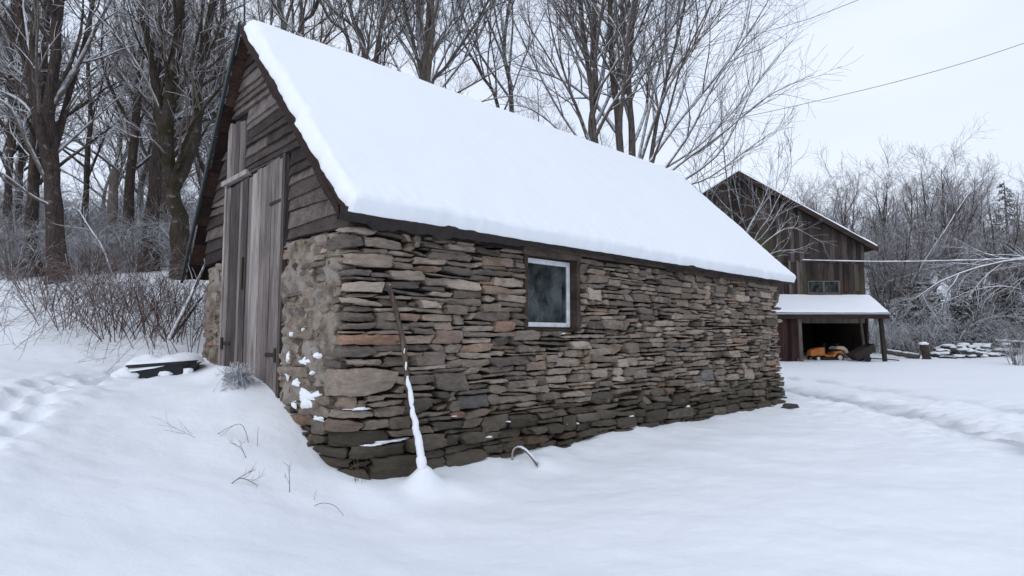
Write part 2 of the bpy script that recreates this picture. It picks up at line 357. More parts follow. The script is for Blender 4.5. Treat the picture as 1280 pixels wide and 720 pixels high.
# ------------------------------------------------------------------ world and light
wd = bpy.data.worlds.new('World'); SC.world = wd; wd.use_nodes = True
nt = wd.node_tree; nt.nodes.clear()
SUN_EL, SUN_AZ = R(38), R(205)
sky = nt.nodes.new('ShaderNodeTexSky'); sky.sky_type = 'NISHITA'; sky.sun_disc = False; sky.sun_elevation = SUN_EL; sky.sun_rotation = SUN_AZ; sky.air_density = 1; sky.dust_density = 2
tc = nt.nodes.new('ShaderNodeTexCoord'); mp = nt.nodes.new('ShaderNodeMapping'); mp.inputs['Scale'].default_value = (1, 1, 2.5)
no = nt.nodes.new('ShaderNodeTexNoise'); no.inputs['Scale'].default_value = 1.6; no.inputs['Detail'].default_value = 4
cr = nt.nodes.new('ShaderNodeValToRGB'); cr.color_ramp.elements[0].position = .35; cr.color_ramp.elements[1].position = .68
cr.color_ramp.elements[0].color = (6.6, 7.55, 9.4, 1); cr.color_ramp.elements[1].color = (8.1, 8.75, 9.9, 1)
mx = nt.nodes.new('ShaderNodeMix'); mx.data_type = 'RGBA'; mx.inputs[0].default_value = .93
bg = nt.nodes.new('ShaderNodeBackground'); bg.inputs[1].default_value = .1
ow = nt.nodes.new('ShaderNodeOutputWorld')
for a, b in ((tc.outputs['Generated'], mp.inputs[0]), (mp.outputs[0], no.inputs[0]), (no.outputs[0], cr.inputs[0]), (sky.outputs[0], mx.inputs[6]), (cr.outputs[0], mx.inputs[7]), (mx.outputs[2], bg.inputs[0]), (bg.outputs[0], ow.inputs[0])):
    nt.links.new(a, b)
sl = bpy.data.lights.new('sun', 'SUN'); sl.energy = .6; sl.angle = R(40); sl.color = (1, .97, .93)
so = bpy.data.objects.new('sun', sl); COL.objects.link(so)
sd = Vector((math.sin(SUN_AZ) * math.cos(SUN_EL), math.cos(SUN_AZ) * math.cos(SUN_EL), math.sin(SUN_EL)))
so.rotation_euler = sd.to_track_quat('Z', 'Y').to_euler()
SC.view_settings.view_transform = 'Standard'; SC.view_settings.look = 'None'; SC.view_settings.gamma = 1; SC.view_settings.exposure = 0.19
cd = bpy.data.cameras.new('camera'); cd.sensor_width = 36; cd.lens = F / 1280 * 36; cd.clip_end = 2000; cd.clip_start = .05
co = bpy.data.objects.new('camera', cd); COL.objects.link(co); co.location = EYE; co.rotation_euler = (math.pi / 2 + PITCH, 0, 0); SC.camera = co
SC.cycles.max_bounces = 6; SC.cycles.transparent_max_bounces = 8

# ------------------------------------------------------------------ snowy ground
def axis(lo, hi, step, far, grow=1.09):
    a = list(np.arange(lo, hi, step)); d = step
    while a[-1] < far: d *= grow; a.append(a[-1] + d)
    d = step; b = [lo]
    while b[-1] > -far: d *= grow; b.append(b[-1] - d)
    return np.array(b[:0:-1] + a)
gx = axis(-6.5, 7.5, .045, 420); gy = axis(2.2, 13.5, .045, 420)
X, Y = np.meshgrid(gx, gy, indexing='ij')
Z = ground_h(X, Y)
V = np.stack([X, Y, Z], -1).reshape(-1, 3); a, b = X.shape
i, j = np.meshgrid(np.arange(a - 1), np.arange(b - 1), indexing='ij'); q = np.stack([i * b + j, (i + 1) * b + j, (i + 1) * b + j + 1, i * b + j + 1], -1).reshape(-1, 4)
me = bpy.data.meshes.new('snow_ground'); me.vertices.add(len(V)); me.vertices.foreach_set('co', V.ravel()); me.loops.add(q.size); me.loops.foreach_set('vertex_index', q.ravel().astype(np.int32))
me.polygons.add(len(q)); me.polygons.foreach_set('loop_start', np.arange(len(q), dtype=np.int32) * 4); me.polygons.foreach_set('use_smooth', np.ones(len(q), bool)); me.update(calc_edges=True)
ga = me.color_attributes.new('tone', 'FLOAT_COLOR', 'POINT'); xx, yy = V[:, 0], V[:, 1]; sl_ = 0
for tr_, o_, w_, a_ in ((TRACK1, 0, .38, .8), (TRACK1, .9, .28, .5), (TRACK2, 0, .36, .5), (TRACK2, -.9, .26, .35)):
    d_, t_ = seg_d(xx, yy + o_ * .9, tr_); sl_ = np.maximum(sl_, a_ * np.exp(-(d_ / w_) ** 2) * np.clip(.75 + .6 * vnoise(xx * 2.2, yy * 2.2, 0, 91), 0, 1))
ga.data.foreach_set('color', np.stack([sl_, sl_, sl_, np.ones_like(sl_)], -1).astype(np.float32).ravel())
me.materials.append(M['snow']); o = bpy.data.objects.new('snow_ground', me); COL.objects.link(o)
tag(o, 'snow covered ground sloping up to the woods', None, None, 'structure')

# ================================================================== STONE SHED
shed = thing('stone_shed', W(0, 0, 0), 'fieldstone shed with steep snow covered roof and plank door', 'shed')
WL = 10.05; ZT = 2.47; GW = 4.25
def zR(g): return 2.69 + 1.02 * g          # roof underside, window-side slope
def zL(g): return 5.43 - 1.546 * (g - 2.68)
GAP, ZAP = 2.68, 5.42
def corner_map(u, z, d):                    # u runs round the near corner: <0 gable, >0 window wall; d pushes outwards
    r = np.interp(z, [-.4, .1, .7, 1.3, 2.5], [.40, .34, .16, .07, .05]); a = math.pi / 4 * r
    flare = np.interp(z, [-.4, 0, .5, 1.2], [.10, .07, .03, 0]) ; d = d + flare
    th = np.clip(u / np.maximum(a, 1e-6), -1, 1) * math.pi / 4           # -45..45 deg round the corner
    sx = np.where(u > a, u - a + r, np.where(u < -a, 0, r - (r) * np.cos(th + math.pi / 4)))
    gy_ = np.where(u < -a, -u - a + r, np.where(u > a, 0, r - r * np.sin(th + math.pi / 4)))
    ang = np.where(u > a, math.pi / 2, np.where(u < -a, 0, th + math.pi / 4))
    sx = sx - d * np.cos(ang); gy_ = gy_ - d * np.sin(ang)
    return CRN + sx[..., None] * LV + gy_[..., None] * GV + z[..., None] * ZV
def gable_map(u, z, d):                     # plain stretch of the gable, u = distance along it
    return CRN + (-d)[..., None] * LV + u[..., None] * GV + z[..., None] * ZV
def pack(u0, u1, z0, z1, holes=(), rs=1, big=()):
    rg = np.random.default_rng(rs); res = .01; n = int((u1 - u0) / res); sky_ = np.full(n, z0) + .03 * rg.random(n).round(1); out = []
    ids = lambda q: int(round((q - u0) / res))
    def ceil_at(a, b, z):
        top = z1
        for ha, hb, hz0, hz1 in holes:
            if b > ids(ha) and a < ids(hb) and z < hz0 + .005: top = min(top, hz0)
        return top
    def blocked():
        for ha, hb, hz0, hz1 in holes:
            a, b = max(0, ids(ha)), min(n, ids(hb)); seg = sky_[a:b]
            seg[(seg >= hz0 - .045) & (seg < hz1)] = hz1
    holes = list(holes) + [(q[0], q[0] + q[2], q[1], q[1] + q[3]) for q in big]; out += [tuple(q) for q in big]
    while True:
        blocked()
        if sky_.min() > z1 - .03: break
        k = int(np.argmin(sky_)); h0 = sky_[k]; tol = .014
        a = k
        while a > 0 and abs(sky_[a - 1] - h0) < tol: a -= 1
        b = k
        while b < n and abs(sky_[b] - h0) < tol: b += 1
        run = (b - a) * res
        lh = sky_[a - 1] if a > 0 else 9; rh = sky_[b] if b < n else 9
        if run < .085:
            top = min(lh, rh, z1); 
            if top - h0 > .03 and run > .045: out.append((u0 + a * res, h0, run, min(top - h0, .14)))
            sky_[a:b] = min(top, h0 + .14) if top < 9 else h0 + .08; continue
        kind = rg.random()
        if kind < .52: w = rg.uniform(.18, .50); h = rg.uniform(.048, .098)
        elif kind < .82: w = rg.uniform(.26, .66); h = rg.uniform(.066, .128)
        elif kind < .93: w = rg.uniform(.28, .56); h = rg.uniform(.10, .17)
        else: w = rg.uniform(.1, .18); h = rg.uniform(.05, .12)
        if h0 < .45: h *= 1.25; w *= 1.15
        if run - w < .09: w = run if run < w * 1.5 else run * .5
        w = min(w, run)
        side = lh < rh if rg.random() < .75 else rg.random() < .5
        na = a if side else b - int(round(w / res)); nb = na + int(round(w / res)); na = max(a, na); nb = min(b, nb)
        # try to level with a neighbour now and then, so short courses form
        nbh = (lh if side else rh) - h0
        if .035 < nbh < .15 and rg.random() < .5: h = nbh
        ct = ceil_at(na, nb, h0)
        if h0 + h > ct - .035: h = ct - h0
        if h < .02: sky_[na:nb] = h0 + max(h, .012); continue
        out.append((u0 + na * res, float(sky_[na:nb].max()), (nb - na) * res, h0 + h - float(sky_[na:nb].max()))); sky_[na:nb] = h0 + h
    return out
def lay(mb, stones, mp_, rs, prot=.03, uend=None):
    rg = np.random.default_rng(rs)
    for (u, z, w, h, *tn_) in stones:
        if h < .018 or w < .03: continue
        pm = .55 if uend is not None and u < -.3 else 1.0
        nx = int(np.clip(w / .05, 3, 14)); nz = 3 if h < .07 else 4 if h < .13 else 6
        gap = .007 + min(rg.exponential(.011), .035); w2, h2 = w - gap * 1.3, h - gap
        t = np.linspace(-1, 1, nx + 1); e = np.linspace(-1, 1, nz + 1)
        T, E = np.meshgrid(t, e, indexing='ij')
        so_ = rg.random() * 90
        kl, kr = rg.uniform(.05, .7) * (rg.random() < .6), rg.uniform(.05, .7) * (rg.random() < .6)
        half = 1 - kl * np.clip(-T - .35, 0, 1) ** 1.2 - kr * np.clip(T - .35, 0, 1) ** 1.2
        if h > .15: kl *= .2; kr *= .2; rg.random()
        bias = rg.uniform(-.8, .8)
        edge_wob = .13 * vnoise(T * w * 6 + so_, E * 0 + 7, 0, 3) + .12 * vnoise(T * w * 13 + so_, E * 2, 0, 4)
        zz = (E * half + bias * (1 - half) * .9) * h2 / 2 + edge_wob * np.sign(E) * np.abs(E) * min(h2, .06) * .8
        endw = 1 - (np.abs(E) ** 3) * rg.uniform(0, .10) * min(1, h2 / w2 * 3)
        uu = T * w2 / 2 * endw + np.sign(T) * (np.abs(T) ** 6) * .02 * vnoise(E * 1.7 + so_, T, 0, 5) + E * np.clip(rg.normal(0, .022), -.05, .05)
        rot = np.clip(rg.normal(0, .032 if w > .2 else .07), -.09, .09)
        uu, zz = uu - rot * zz, zz + rot * uu
        pr = rg.normal(0, .026) * pm + prot + (.012 if h > .1 else 0)
        dd = pr + .014 * fbm(T * w * 4 + so_, E * h * 9, 0, 3, 6) + rg.normal(0, .012) * T + rg.normal(0, .008) * E
        fall = np.maximum(np.abs(T) ** 10, np.abs(E) ** 8)
        dd = dd - fall * rg.uniform(.003, .012)
        # ring of side faces running back into the wall
        UU = np.pad(uu, 1, mode='edge'); ZZ = np.pad(zz, 1, mode='edge'); DD = np.pad(dd, 1, mode='edge')
        m = np.ones_like(DD, bool); m[1:-1, 1:-1] = False; DD[m] = -.14
        UU = UU + u + w / 2; ZZ = ZZ + z + h / 2
        if uend is not None: UU = np.clip(UU, uend[0] - .012 * rg.random(), uend[1] + .03 * rg.random())
        mb.grid(mp_(UU, ZZ, DD), tone=tn_[0] if tn_ else rg.random(), flip=True)
HOLE = [(2.36, 3.42, 1.47, 2.47)]
wallmb = MB()
st = pack(-1.5, WL - .02, -.42, ZT, HOLE, 4, big=[(-.40, .82, .88, .27, .44), (-.08, 1.31, .62, .105, .978), (.97, .80, .44, .2, .3), (1.28, .58, .44, .17, 1.0), (.56, .60, .40, .16, .30), (2.7, .78, .42, .12, .68), (4.4, .95, .38, .14, .42), (6.6, .62, .46, .2, 1.0), (8.3, .56, .42, .22, .68), (7.6, 1.0, .42, .13, .42), (3.2, 1.22, .44, .11, .68), (5.2, 1.55, .36, .1, .42), (1.1, 1.92, .5, .11, .68), (-.05, 2.08, .5, .13, .42), (-.12, 1.82, .46, .12, .68), (.5, 1.55, .3, .09, .96), (-.25, .34, .62, .15, .0), (.55, .22, .5, .17, .14), (3.6, .45, .5, .17, .28), (2.0, .3, .5, .16, .28), (5.6, .3, .5, .17, .0)])
# top courses stop under the wall plate
lay(wallmb, st, corner_map, 8, uend=(-1.46, WL))
wallmb.build('stone_face', M['stone'], shed)
gmb = MB(); st2 = pack(3.47, GW, .55, 2.42, (), 9); lay(gmb, st2, gable_map, 12, prot=.015, uend=(3.47, GW)); gmb.build('stone_face', M['stone'], shed)
# inner core behind the joints, with the window opening left open
core = MB(); D = .10; TH = .42
def cw(s0, s1, z0, z1): core.box(W(s0, D, z0), LV * (s1 - s0), GV * TH, ZV * (z1 - z0))
cw(D + TH + .003, 2.36, -.5, ZT); cw(3.42, WL - .06, -.5, ZT); cw(2.362, 3.418, -.5, 1.47)
core.box(W(D, .06, -.5), LV * TH, GV * 1.42, ZV * (ZT + .47)); core.box(W(D, 3.48, .2), LV * TH, GV * (GW - 3.5), ZV * (ZT - .24))
core.build('wall_core', M['dirt'], shed)
far = MB(); fs = pack(0, GW, -.4, ZT, (), 33); lay(far, fs, lambda u, z, d: CRN + (WL - .03 + d)[..., None] * LV + u[..., None] * GV + z[..., None] * ZV, 34, uend=(.0, GW)); 
far.build('stone_face', M['stone'], shed)
far = MB(); far.box(W(WL - .40, .5, -.5), LV * .34, GV * (GW - .6), ZV * (ZT + .48)); far.box(W(.5, GW - .44, -.2), LV * (WL - .56), GV * .4, ZV * (ZT + .15)); far.build('rear_wall', M['parge'], shed)
# lime render left on the gable stones
def parge(u0, u1, z0, z1, name, fade):
    nu, nz = int((u1 - u0) / .022), int((z1 - z0) / .022)
    U, Zg = np.meshgrid(np.linspace(u0, u1, nu), np.linspace(z0, z1, nz), indexing='ij')
    dd = .042 + .03 * fbm(U * 3.5, Zg * 3.5, 0, 3, 41) + .018 * fbm(U * 9, Zg * 12, 0, 4, 42) - np.clip(fade(U, Zg), 0, 1) * .09
    edge = np.minimum(np.minimum(U - u0, u1 - U), np.minimum(Zg - z0, z1 - Zg)); dd -= .05 * np.exp(-(edge / .015) ** 2)
    mb = MB(); mb.grid(gable_map(U, Zg, dd)); return mb.build(name, M['parge'], shed, smooth=True)
parge(.16, 1.47, .62, 2.46, 'lime_render', lambda u, z: (.42 - u + .16 * fbm(u * 4, z * 4, 0, 3, 50)) * 4 * np.interp(z, [.6, 1.0, 1.6, 2.3], [1.2, .9, .8, .55]) + np.interp(z, [.6, .8], [1.2, 0]))
parge(3.47, GW - .04, .6, 2.40, 'lime_render', lambda u, z: .35 * fbm(u * 3, z * 3, 0, 3, 51))
# snow caught on the ledges
def ledge(u, z, w, h, d=.05, seed=0):                 # an irregular dab of snow stuck to the stones
    nr, na = 6, 40; th = np.linspace(0, 2 * np.pi, na + 1); rr = np.linspace(0, 1, nr)
    out = 1 + .55 * fbm(np.cos(th) * 1.4 + seed * 3.1, np.sin(th) * 1.7, 0, 4, seed); out[-1] = out[0]
    RR, TH_ = np.meshgrid(rr, th, indexing='ij'); rad = RR * out[None, :]
    sk = .5 * math.sin(seed * 2.4)
    U = u + rad * np.cos(TH_) * w / 2 + sk * rad * np.sin(TH_) * h / 3; Zl = z + rad * np.sin(TH_) * h / 2
    dd = d - .028 + (.034 + .012 * fbm(U * 20, Zl * 20, 0, 2, 5)) * (1 - RR ** 3)
    sn = MB(); sn.grid(corner_map(U, Zl, dd)); sn.build('ledge_snow', M['roof_snow'], shed, smooth=True)
for k, (px, py, w, h) in enumerate([(393, 498, .46, .17), (408, 523, .2, .05), (376, 478, .16, .09), (386, 452, .2, .09), (366, 446, .10, .12), (402, 445, .15, .06), (366, 466, .09, .12), (370, 418, .08, .06), (397, 466, .06, .05), (384, 412, .05, .04), (375, 505, .1, .08), (392, 553, .12, .045), (403, 578, .13, .045), (378, 533, .12, .05)]):
    r_ = ray(px, py); t_ = ((CRN - EYE) @ LV) / (r_ @ LV); p = EYE + r_ * t_ - CRN; ledge(-max(.0, float(p @ GV)), float(p[2]), w, h, .055, k)
for k, (px, py, w, h) in enumerate([(445, 511, .26, .025), (480, 551, .3, .03), (455, 556, .2, .025), (626, 527, .06, .02), (697, 530, .06, .02), (712, 529, .04, .02), (852, 508, .12, .035), (600, 546, .09, .02), (700, 417, .12, .02), (560, 520, .08, .015), (780, 520, .1, .02)]):
    r_ = ray(px, py); t_ = ((CRN - EYE) @ GV) / (r_ @ GV); p = EYE + r_ * t_ - CRN; ledge(float(p @ LV), float(p[2]), w, h, .05, k + 40)

# window: lined opening, white sash set back in it, dark room behind
win = thing('window'); win.parent = shed
def part_box(mb, s0, s1, g0, g1, z0, z1, tone=None): mb.box(W(s0, g0, z0), LV * (s1 - s0), GV * (g1 - g0), ZV * (z1 - z0), random.random() if tone is None else tone)
def bx(specs, name, mat, parent=shed, bevel=.004):
    mb = MB()
    for sp in specs: part_box(mb, *sp)
    o = mb.build(name, mat, None, bevel=bevel)
    # keep local coordinates relative to the shed's Empty
    me_ = o.data; me_.transform(Matrix.Translation(-Vector(shed.location))); o.parent = parent; return o
bx([(2.36, 2.42, -.035, .34, 1.50, 2.42), (3.35, 3.42, -.045, .34, 1.47, 2.42), (2.33, 3.46, -.04, .34, 2.422, 2.49), (2.36, 3.347, .02, .34, 1.46, 1.50)], 'window_lining', M['trim'], win)
bx([(2.43, 2.475, .075, .115, 1.515, 2.40), (3.285, 3.34, .07, .11, 1.515, 2.40), (2.478, 3.282, .072, .112, 2.335, 2.40), (2.478, 3.282, .072, .112, 1.515, 1.575)], 'sash', M['white'], win, .006)
bx([(2.475, 3.285, .094, .099, 1.57, 2.34)], 'pane', M['glass'], win, 0)
bx([(2.3, 2.62, .5, .8, 1.50, 1.72), (2.8, 2.95, .55, .7, 1.45, 1.95), (3.0, 3.4, .6, .9, 1.4, 1.66)], 'interior_clutter', M['cream'], win, .02)

# timber above the stones, gable boards, doors
bx([(-.02, 2.33, -.05, .12, ZT - .015, 2.57), (2.335, 5.6, -.055, .12, 2.492, 2.58), (5.61, WL + .05, -.05, .12, ZT - .015, 2.57)], 'wall_plate', M['trim'], shed, .008)
sid = MB(); inn = MB(); rs_ = np.random.default_rng(5); z = 2.46
def g_rt(z): return (z - 2.69) / 1.02 + .03
def g_lf(z): return (5.43 - z) / 1.546 + 2.68 - .03
DR, DL, DT = 1.45, 3.47, 3.50
while z < 5.35:
    h = rs_.uniform(.085, .175); z1 = min(z + h, 5.38)
    for (ga, gb_) in ([(-.05, DR - .09), (DL + .02, GW)] if z < DT else [(.0, 2.76), (3.47, GW)] if z < 4.28 else [(0, GW)]):
        a0, a1 = max(ga, g_rt(z)), max(ga, g_rt(z1)); b0, b1 = min(gb_, g_lf(z)), min(gb_, g_lf(z1))
        if b0 - a0 < .06 or b1 - a1 < .03: continue
        cuts = [0] + ([rs_.uniform(.35, .65)] if b0 - a0 > 1.4 and rs_.random() < .5 else []) + [1]
        for c0, c1 in zip(cuts[:-1], cuts[1:]):
            x0, x1 = a0 + (b0 - a0) * c0, a0 + (b0 - a0) * c1 - .006; y0, y1 = a1 + (b1 - a1) * c0, a1 + (b1 - a1) * c1 - .006
            o1, o2, dz = rs_.uniform(.028, .045), rs_.uniform(.004, .014), rs_.normal(0, .022)
            n = 7; tt = np.linspace(0, 1, n)
            zz0 = z + .004 + tt * dz + rs_.normal(0, .004, n); zz1 = z1 + .012 + tt * dz * .3
            P = np.array([[W(-.02 - o1, x0 + (x1 - x0) * t, q0), W(-.02 - o2, y0 + (y1 - y0) * t, q1), W(.01, y0 + (y1 - y0) * t, q1), W(.01, x0 + (x1 - x0) * t, q0)] for t, q0, q1 in zip(tt, zz0, zz1)])
            P = np.concatenate([P, P[:, :1]], 1); tn = rs_.random() * .9; sid.grid(P, tn); sid.add(P[0, :4], [(0, 1, 2, 3)], tn); sid.add(P[-1, :4], [(3, 2, 1, 0)], tn)
    z = z1 + rs_.uniform(.0, .012)
sid.build('gable_siding', M['siding'], shed)
inn.hexa([W(.02, .06, 2.48), W(.02, 4.2, 2.48), W(.02, 4.2, 3.0), W(.02, .3, 2.95)], [W(.05, .06, 2.48), W(.05, 4.2, 2.48), W(.05, 4.2, 3.0), W(.05, .3, 2.95)])
inn.hexa([W(.02, .32, 2.96), W(.02, 4.18, 3.01), W(.02, 2.72, 5.3), W(.02, 2.64, 5.3)], [W(.05, .32, 2.96), W(.05, 4.18, 3.01), W(.05, 2.72, 5.3), W(.05, 2.64, 5.3)])
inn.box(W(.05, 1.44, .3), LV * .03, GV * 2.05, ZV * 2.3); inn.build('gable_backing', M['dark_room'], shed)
def plank_door(name, g0, g1, zb0, zb1, zt0, zt1, wmin, wmax, off, parent, mat='door', seed=0):
    rg = np.random.default_rng(seed); mb = MB(); g = g0
    while g < g1 - .02:
        w = rg.uniform(wmin, wmax); ge = min(g + w, g1); ge = g1 if g1 - ge < .07 else ge
        t0, t1 = (g - g0) / (g1 - g0), (ge - g0) / (g1 - g0); dz = rg.uniform(-.03, .02); th = .028 + rg.random() * .008
        n = 9; tt = np.linspace(0, 1, n); tn = rg.random(); P = []
        wob = rg.normal(0, .0025, (n, 2)); bow = rg.normal(0, .006)
        for k, t in enumerate(tt):
            zl = (zb0 + (zb1 - zb0) * t0 + dz * .6) * (1 - t) + (zt0 + (zt1 - zt0) * t0 + dz) * t; zr = (zb0 + (zb1 - zb0) * t1 + dz * .6) * (1 - t) + (zt0 + (zt1 - zt0) * t1 + dz) * t
            d = off + th + bow * math.sin(t * 3.1); ga, gb_ = g + .004 + wob[k, 0], ge - .004 + wob[k, 1]
            P.append([W(-d + .005, ga, zl), W(-d, ga + .006, zl), W(-d, gb_ - .006, zr), W(-d + .005, gb_, zr), W(-off + .004, gb_, zr), W(-off + .004, ga, zl)])
        P = np.array(P); P = np.concatenate([P, P[:, :1]], 1); mb.grid(P, tn, flip=True); mb.add(P[0, :6], [(0, 1, 2, 3, 4, 5)], tn); mb.add(P[-1, :6], [(5, 4, 3, 2, 1, 0)], tn)
        g = ge
    return mb.build(name, M[mat], parent)
dr = plank_door('door_leaf', 1.56, 2.62, .55, .72, 3.50, 3.47, .09, .19, .01, shed, seed=3)
dl = plank_door('door_leaf', 2.66, 3.43, .72, .86, 3.47, 3.44, .09, .2, .0, shed, seed=4)
ha = plank_door('loft_hatch', 2.80, 3.44, 3.58, 3.56, 4.27, 4.36, .12, .24, .02, shed, seed=6)
def gbox(name, specs, mat, parent, bevel=.004):
    mb = MB()
    for g0, g1, z0, z1, d0, d1 in specs: mb.box(W(-d1, g0, z0), GV * (g1 - g0), LV * (d1 - d0), ZV * (z1 - z0), random.random())
    o = mb.build(name, mat, None, bevel=bevel); o.data.transform(Matrix.Translation(-Vector(shed.location))); o.parent = parent; return o
gbox('door_post', [(1.475, 1.545, .55, 3.56, -.01, .055)], M['door'], shed)
gbox('door_post', [(3.44, 3.50, .75, 3.5, -.01, .05)], M['door'], shed)
gbox('hatch_rail', [(2.62, 3.56, 3.49, 3.555, .0, .085)], M['door'], shed)
gbox('door_head', [(1.55, 2.61, 3.505, 3.56, .0, .04)], M['siding'], shed)
gbox('hinge', [(1.58, 1.90, 1.16, 1.205, .036, .05), (1.575, 1.62, 1.10, 1.26, .036, .06)], M['iron'], dr, .002)
gbox('hinge', [(1.58, 1.90, 2.96, 3.0, .036, .05)], M['iron'], dr, .002)
gbox('hinge', [(3.12, 3.42, 1.28, 1.325, .03, .044), (3.36, 3.43, 1.22, 1.38, .03, .055)], M['iron'], dl, .002)
gbox('handle', [(2.70, 2.73, 2.0, 2.42, .03, .06)], M['iron'], dl, .004)

# roof: board decks, trims and the thick snow lying on it
S0, S1 = -.2, 10.5; GE = -.14; GE2 = 4.72
roof = MB(); zr_e = zR(GE)
roof.hexa([W(S0, GE, zR(GE)), W(S1, GE, zR(GE)), W(S1, GE - .02, zR(GE) + .05), W(S0, GE - .02, zR(GE) + .05)], [W(S0, GAP, zR(GAP)), W(S1, GAP, zR(GAP)), W(S1, GAP, zR(GAP) + .055), W(S0, GAP, zR(GAP) + .055)], .3)
roof.build('roof_slope', M['deck'], shed)
roof = MB(); rg = np.random.default_rng(21); g = GAP + .005
while g < GE2:
    w = rg.uniform(.10, .24); ge = min(g + w, GE2); s0 = S0 + rg.uniform(.0, .05); dz = rg.uniform(-.022, .01); gp = rg.uniform(.008, .022)
    a = [W(s0, g, zL(g) + dz), W(S1, g, zL(g) + dz), W(S1, g, zL(g) + .05), W(s0, g, zL(g) + .05)]; b = [W(s0, ge - gp, zL(ge) + dz + gp), W(S1, ge - gp, zL(ge) + dz), W(S1, ge - gp, zL(ge) + .05), W(s0, ge - gp, zL(ge) + .05)]
    roof.hexa(a, b, rg.random() ** 1.5); g = ge
roof.build('roof_slope', M['deck'], shed)
tr = MB(); tr.hexa([W(S0 - .03, GAP + .01, ZAP - .04), W(S0 + .01, GAP + .01, ZAP - .04), W(S0 + .01, GAP + .01, ZAP + .10), W(S0 - .03, GAP + .01, ZAP + .10)],
                   [W(S0 - .03, GE2 + .03, zL(GE2) - .08), W(S0 + .01, GE2 + .03, zL(GE2) - .08), W(S0 + .01, GE2 + .03, zL(GE2) + .05), W(S0 - .03, GE2 + .03, zL(GE2) + .05)])
tr.build('rake_trim', M['metal_edge'], shed, bevel=.006)
tr = MB(); n = 60; gs = np.linspace(GE - .02, GAP - .02, n); lowr = np.array([zR(q) for q in gs]) - .02 - .035 * np.abs(fbm(gs * 4, 0, 0, 3, 61)); up_ = np.array([zR(q) for q in gs]) + .062
P = np.array([[W(S0 - .02, q, a), W(S0 - .02, q, b), W(S0 + .03, q, b), W(S0 + .03, q, a), W(S0 - .02, q, a)] for q, a, b in zip(gs, lowr, up_)]); tr.grid(P, .2); tr.build('rake_trim', M['deck'], shed)
ef = MB(); n = 240; ss = np.linspace(S0 - .02, S1, n); lo_ = zR(GE) - .015 - .05 * np.abs(fbm(ss * 3.1, 2, 0, 4, 71)) * np.interp(ss, [0, 1.5, 3, 10], [1.6, 1.3, .45, .3]) - np.interp(ss, [-.2, .8, 2.2, 3], [.04, .06, .03, 0]); hi_ = zR(GE) + .075 + .02 * fbm(ss * 5, 4, 0, 3, 72)
P = np.array([[W(s, GE - .015, a), W(s, GE - .045, (a + b) / 2), W(s, GE - .04, b), W(s, GE + .02, b + .01), W(s, GE + .01, a), W(s, GE - .015, a)] for s, a, b in zip(ss, lo_, hi_)]); ef.grid(P, flip=True); ef.build('eave_felt', M['felt'], shed)
nS, nP = 420, 150
gsr = np.r_[np.linspace(GE - .05, GAP, 100), np.linspace(GAP, GE2 + .02, nP - 99)[1:]]; ss = np.linspace(S0 + .015, S1 + .05, nS)
SS, GG = np.meshgrid(ss, gsr, indexing='ij')
baseZ = np.where(GG <= GAP, 2.69 + 1.02 * GG, 5.43 - 1.546 * (GG - GAP)) + .06
rise = 2.69 + 1.02 * GAP + .06 - .05 * np.exp(-((GG - GAP) / .14) ** 2) - .11 * np.exp(-((GG - GAP) / .35) ** 2 - ((SS - S0) / 1.2) ** 2); baseZ = np.minimum(baseZ, rise)
SS = np.where(GG > GAP + .02, np.maximum(SS, ss[0] + .075 + .0005 * np.arange(nS)[:, None]), SS)
de = np.minimum(np.minimum(SS - ss[0], ss[-1] - SS) * 1.0, np.minimum(GG - gsr[0], gsr[-1] - GG) * 1.35)
thk = (.15 + .016 * fbm(SS * .5, GG * .9, 0, 3, 81) + .004 * fbm(SS * 2.2, GG * 2.2, 0, 3, 82) + .010 * fbm(SS * 9, GG * 9, 0, 3, 87) * np.exp(-de / .25)) * np.sqrt(1 - np.clip(1 - de / (.11 + .04 * fbm(SS * 3, GG * 3, 0, 2, 88)), 0, 1) ** 2) + .004
thk = np.where(GG > GAP, np.interp(GG - GAP, [0, .35], [1, .45]) * thk, thk)
nrm = np.where((GG <= GAP)[..., None], -GV * .714 + ZV * .70, GV * .84 + ZV * .54); wgt = np.clip((GG - GAP) / .2, -1, 1)[..., None] * .5 + .5
nrm = (-GV * .714 + ZV * .70) * (1 - wgt) + (GV * .84 + ZV * .54) * wgt; nrm = nrm / np.linalg.norm(nrm, axis=-1, keepdims=True)
bp = CRN + SS[..., None] * LV + GG[..., None] * GV + baseZ[..., None] * ZV
wav = .025 * fbm(SS * 2.1, 0 * SS, 0, 4, 83) + .005 * fbm(SS * 6, GG * 20, 0, 3, 84); bp = bp + (wav * np.exp(-((GG - gsr[0]) / .15) ** 2))[..., None] * (-GV * .7 - ZV * .5)
wav = np.where(GG < GAP, .04 * fbm(GG * 1.1, 0 * SS, 0, 4, 85) + .02 * fbm(GG * 7, 0 * SS, 0, 3, 86), 0); bp = bp + (wav * np.exp(-((SS - ss[0]) / .12) ** 2))[..., None] * (-LV)
top = bp + nrm * thk[..., None]
rsn = MB(); rsn.grid(top, flip=False); rsn.grid(bp, flip=True)
rsn.build('roof_snow', M['roof_snow'], shed, smooth=True)

